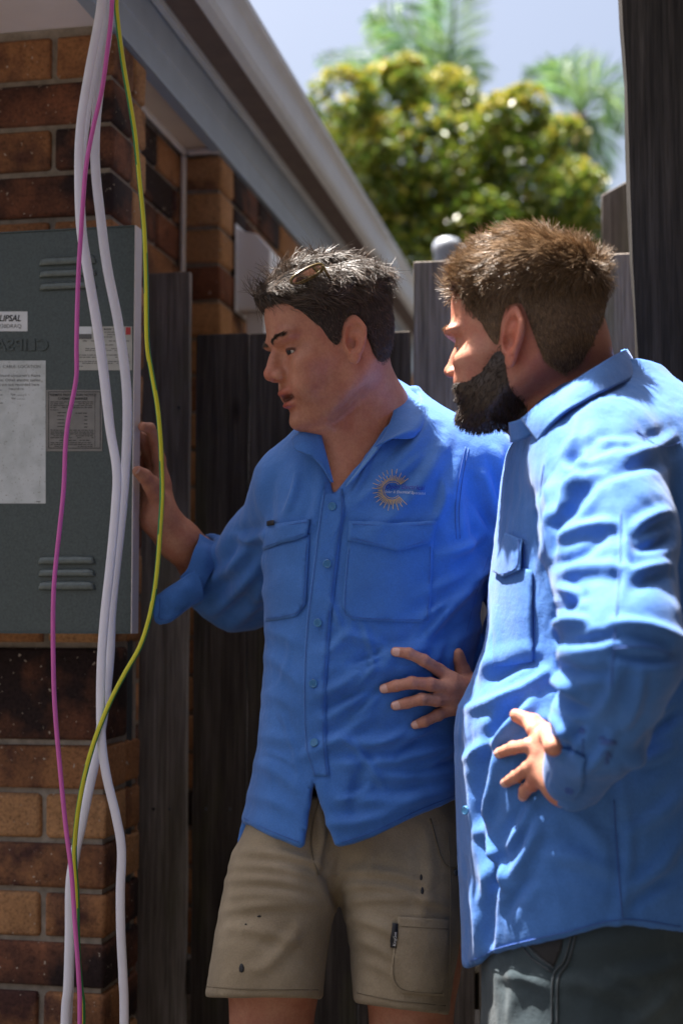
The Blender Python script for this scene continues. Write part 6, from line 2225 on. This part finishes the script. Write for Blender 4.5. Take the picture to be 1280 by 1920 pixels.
bars(l4, print_lines(95, 176, [753, 756.5, 760, 763.5], 1.2) + print_lines(95, 110, [768], 1.2) + print_lines(104, 124, [773], 1.4) + print_lines(142, 164, [774], 1.4)
     + [(108, y, 121, y + 1.2) for y in (779, 786, 792.5, 799)] + [(158, y, 164, y + 1.4) for y in (780, 787, 794, 800)]
     + print_lines(95, 176, [806, 809.5, 813, 816.5, 820], 1.2) + print_lines(112, 168, [825], 1.4) + print_lines(95, 174, [829.5, 833, 836.5], 1.2), 'ink_black')
# scuffed patches of worn paint near the edge
for (x, y, w, h_) in ((226, 786, 16, 1.2), (206, 842, 4, 7), (236, 832, 9, 22)):
    label('worn_patch', x, y, x + w, y + h_, 'ink_black' if w != 16 else 'label_grey', 0.0007)

# =================================================================== CABLES hanging from the soffit
plain('cable_white', (0.78, 0.77, 0.86), 0.4, 0.03, 30)
plain('cable_pink', (0.62, 0.12, 0.42), 0.4, 0.05, 30)
plain('cable_yellow', (0.62, 0.58, 0.03), 0.4, 0.05, 30)
plain('cable_green', (0.02, 0.22, 0.06), 0.4, 0.05, 30)
plain('print_grey', (0.35, 0.35, 0.42), 0.5, 0.1, 60)
def cable_pts(path, Y0, Y1, n=150):
    k = len(path)
    W = [P(x, y, Y0 + (Y1 - Y0) * i / (k - 1)) for i, (x, y) in enumerate(path)]
    top = Vector((W[0].x, W[0].y + 0.02, ZTOP + 0.02))
    W = [top] + W if W[0].z < ZTOP - 0.02 else W
    e = W[-1]
    W += [Vector((e.x, e.y, 0.25)), Vector((e.x + 0.03, e.y - 0.05, 0.045)), Vector((e.x + 0.16, e.y - 0.12, 0.022))]
    return catmull(W, n)
def cable(label_, path, Y0, Y1, r_, mats, flat=1.0, group=None, stripe=False):
    pts = cable_pts(path, Y0, Y1)
    me = tube_mesh('cable', pts, r_, 14, flat)
    o = link('cable', me, [MATS[m] for m in mats])
    if stripe:
        n = len(me.polygons)
        idx = np.zeros(n, np.int32)
        for i in range(149):
            ph_ = 0.55 - 1.1 * i / 149 + 0.35 * math.sin(i * 0.13)
            for k in range(14):
                nr = me.polygons[i * 14 + k].center - Vector((pts[i] + pts[i + 1]) / 2)
                an = math.atan2(nr.x, -nr.y) - ph_
                an = (an + math.pi) % (2 * math.pi) - math.pi
                idx[i * 14 + k] = 0 if abs(an) < 0.85 else 1
        me.polygons.foreach_set('material_index', idx)
    tag(o, label_, 'cable', group)
    return o
WA = [(191, -8), (184, 45), (166, 140), (152, 230), (148, 310), (151, 420), (163, 500), (180, 600), (194, 700), (206, 800), (219, 880), (217, 950), (208, 1050), (197, 1150), (191, 1230), (189, 1310), (191, 1391), (200, 1455), (218, 1531), (228, 1592), (226, 1672), (227, 1752), (231, 1833), (233, 1925)]
WB = [(206, -8), (202, 60), (189, 150), (180, 230), (179, 310), (188, 400), (201, 500), (221, 600), (235, 700), (239, 770), (237, 850), (230, 950), (218, 1060), (209, 1150), (206, 1230), (197, 1320), (182, 1411), (169, 1471), (152, 1552), (141, 1600), (132, 1660), (131, 1752), (128, 1853), (123, 1925)]
WC = [(199, -8), (193, 60), (175, 150), (161, 240), (153, 320), (155, 420), (167, 505), (184, 605), (198, 705), (209, 805), (220, 885), (219, 960), (212, 1060), (203, 1150), (198, 1230), (192, 1330), (176, 1430), (160, 1510), (146, 1590), (136, 1660), (134, 1752), (132, 1853), (129, 1925)]
PK = [(211, -8), (208, 40), (202, 92), (192, 165), (175, 240), (162, 310), (156, 380), (152, 440), (147, 525), (144, 640), (144, 700), (138, 740), (128, 790), (123, 840), (120, 915), (112, 994), (103, 1080), (100, 1150), (101, 1270), (105, 1350), (114, 1451), (124, 1552), (134, 1632), (141, 1732), (148, 1833), (150, 1925)]
GR = [(218, -8), (222, 50), (232, 125), (245, 200), (254, 260), (262, 340), (270, 425), (274, 525), (276, 640), (284, 697), (295, 760), (301, 822), (303, 869), (304, 930), (300, 1000), (296, 1056), (290, 1108), (280, 1160), (263, 1212), (237, 1258), (213, 1303), (197, 1339), (177, 1391), (160, 1451), (148, 1511), (141, 1572), (140, 1612), (144, 1672), (145, 1720), (147, 1793), (152, 1853), (156, 1925)]
cable('thick white flat cable whose lower end swings out past the brick corner', WA, 2.20, 2.26, 0.0072, ['cable_white'], 0.6, 'white cables hanging in front of the door')
cable('thick white cable bowing out to the pale edge of the door', WB, 2.25, 2.31, 0.0078, ['cable_white'], 0.6, 'white cables hanging in front of the door')
cable('white cable half hidden behind the other white ones', WC, 2.235, 2.325, 0.0058, ['cable_white'], 0.6, 'white cables hanging in front of the door')
cable('thin pink cable hanging across the door stickers', PK, 2.17, 2.22, 0.0036, ['cable_pink'])
cable('green and yellow striped earth cable passing in front of the hand', GR, 2.22, 2.24, 0.0040, ['cable_yellow', 'cable_green'], stripe=True)
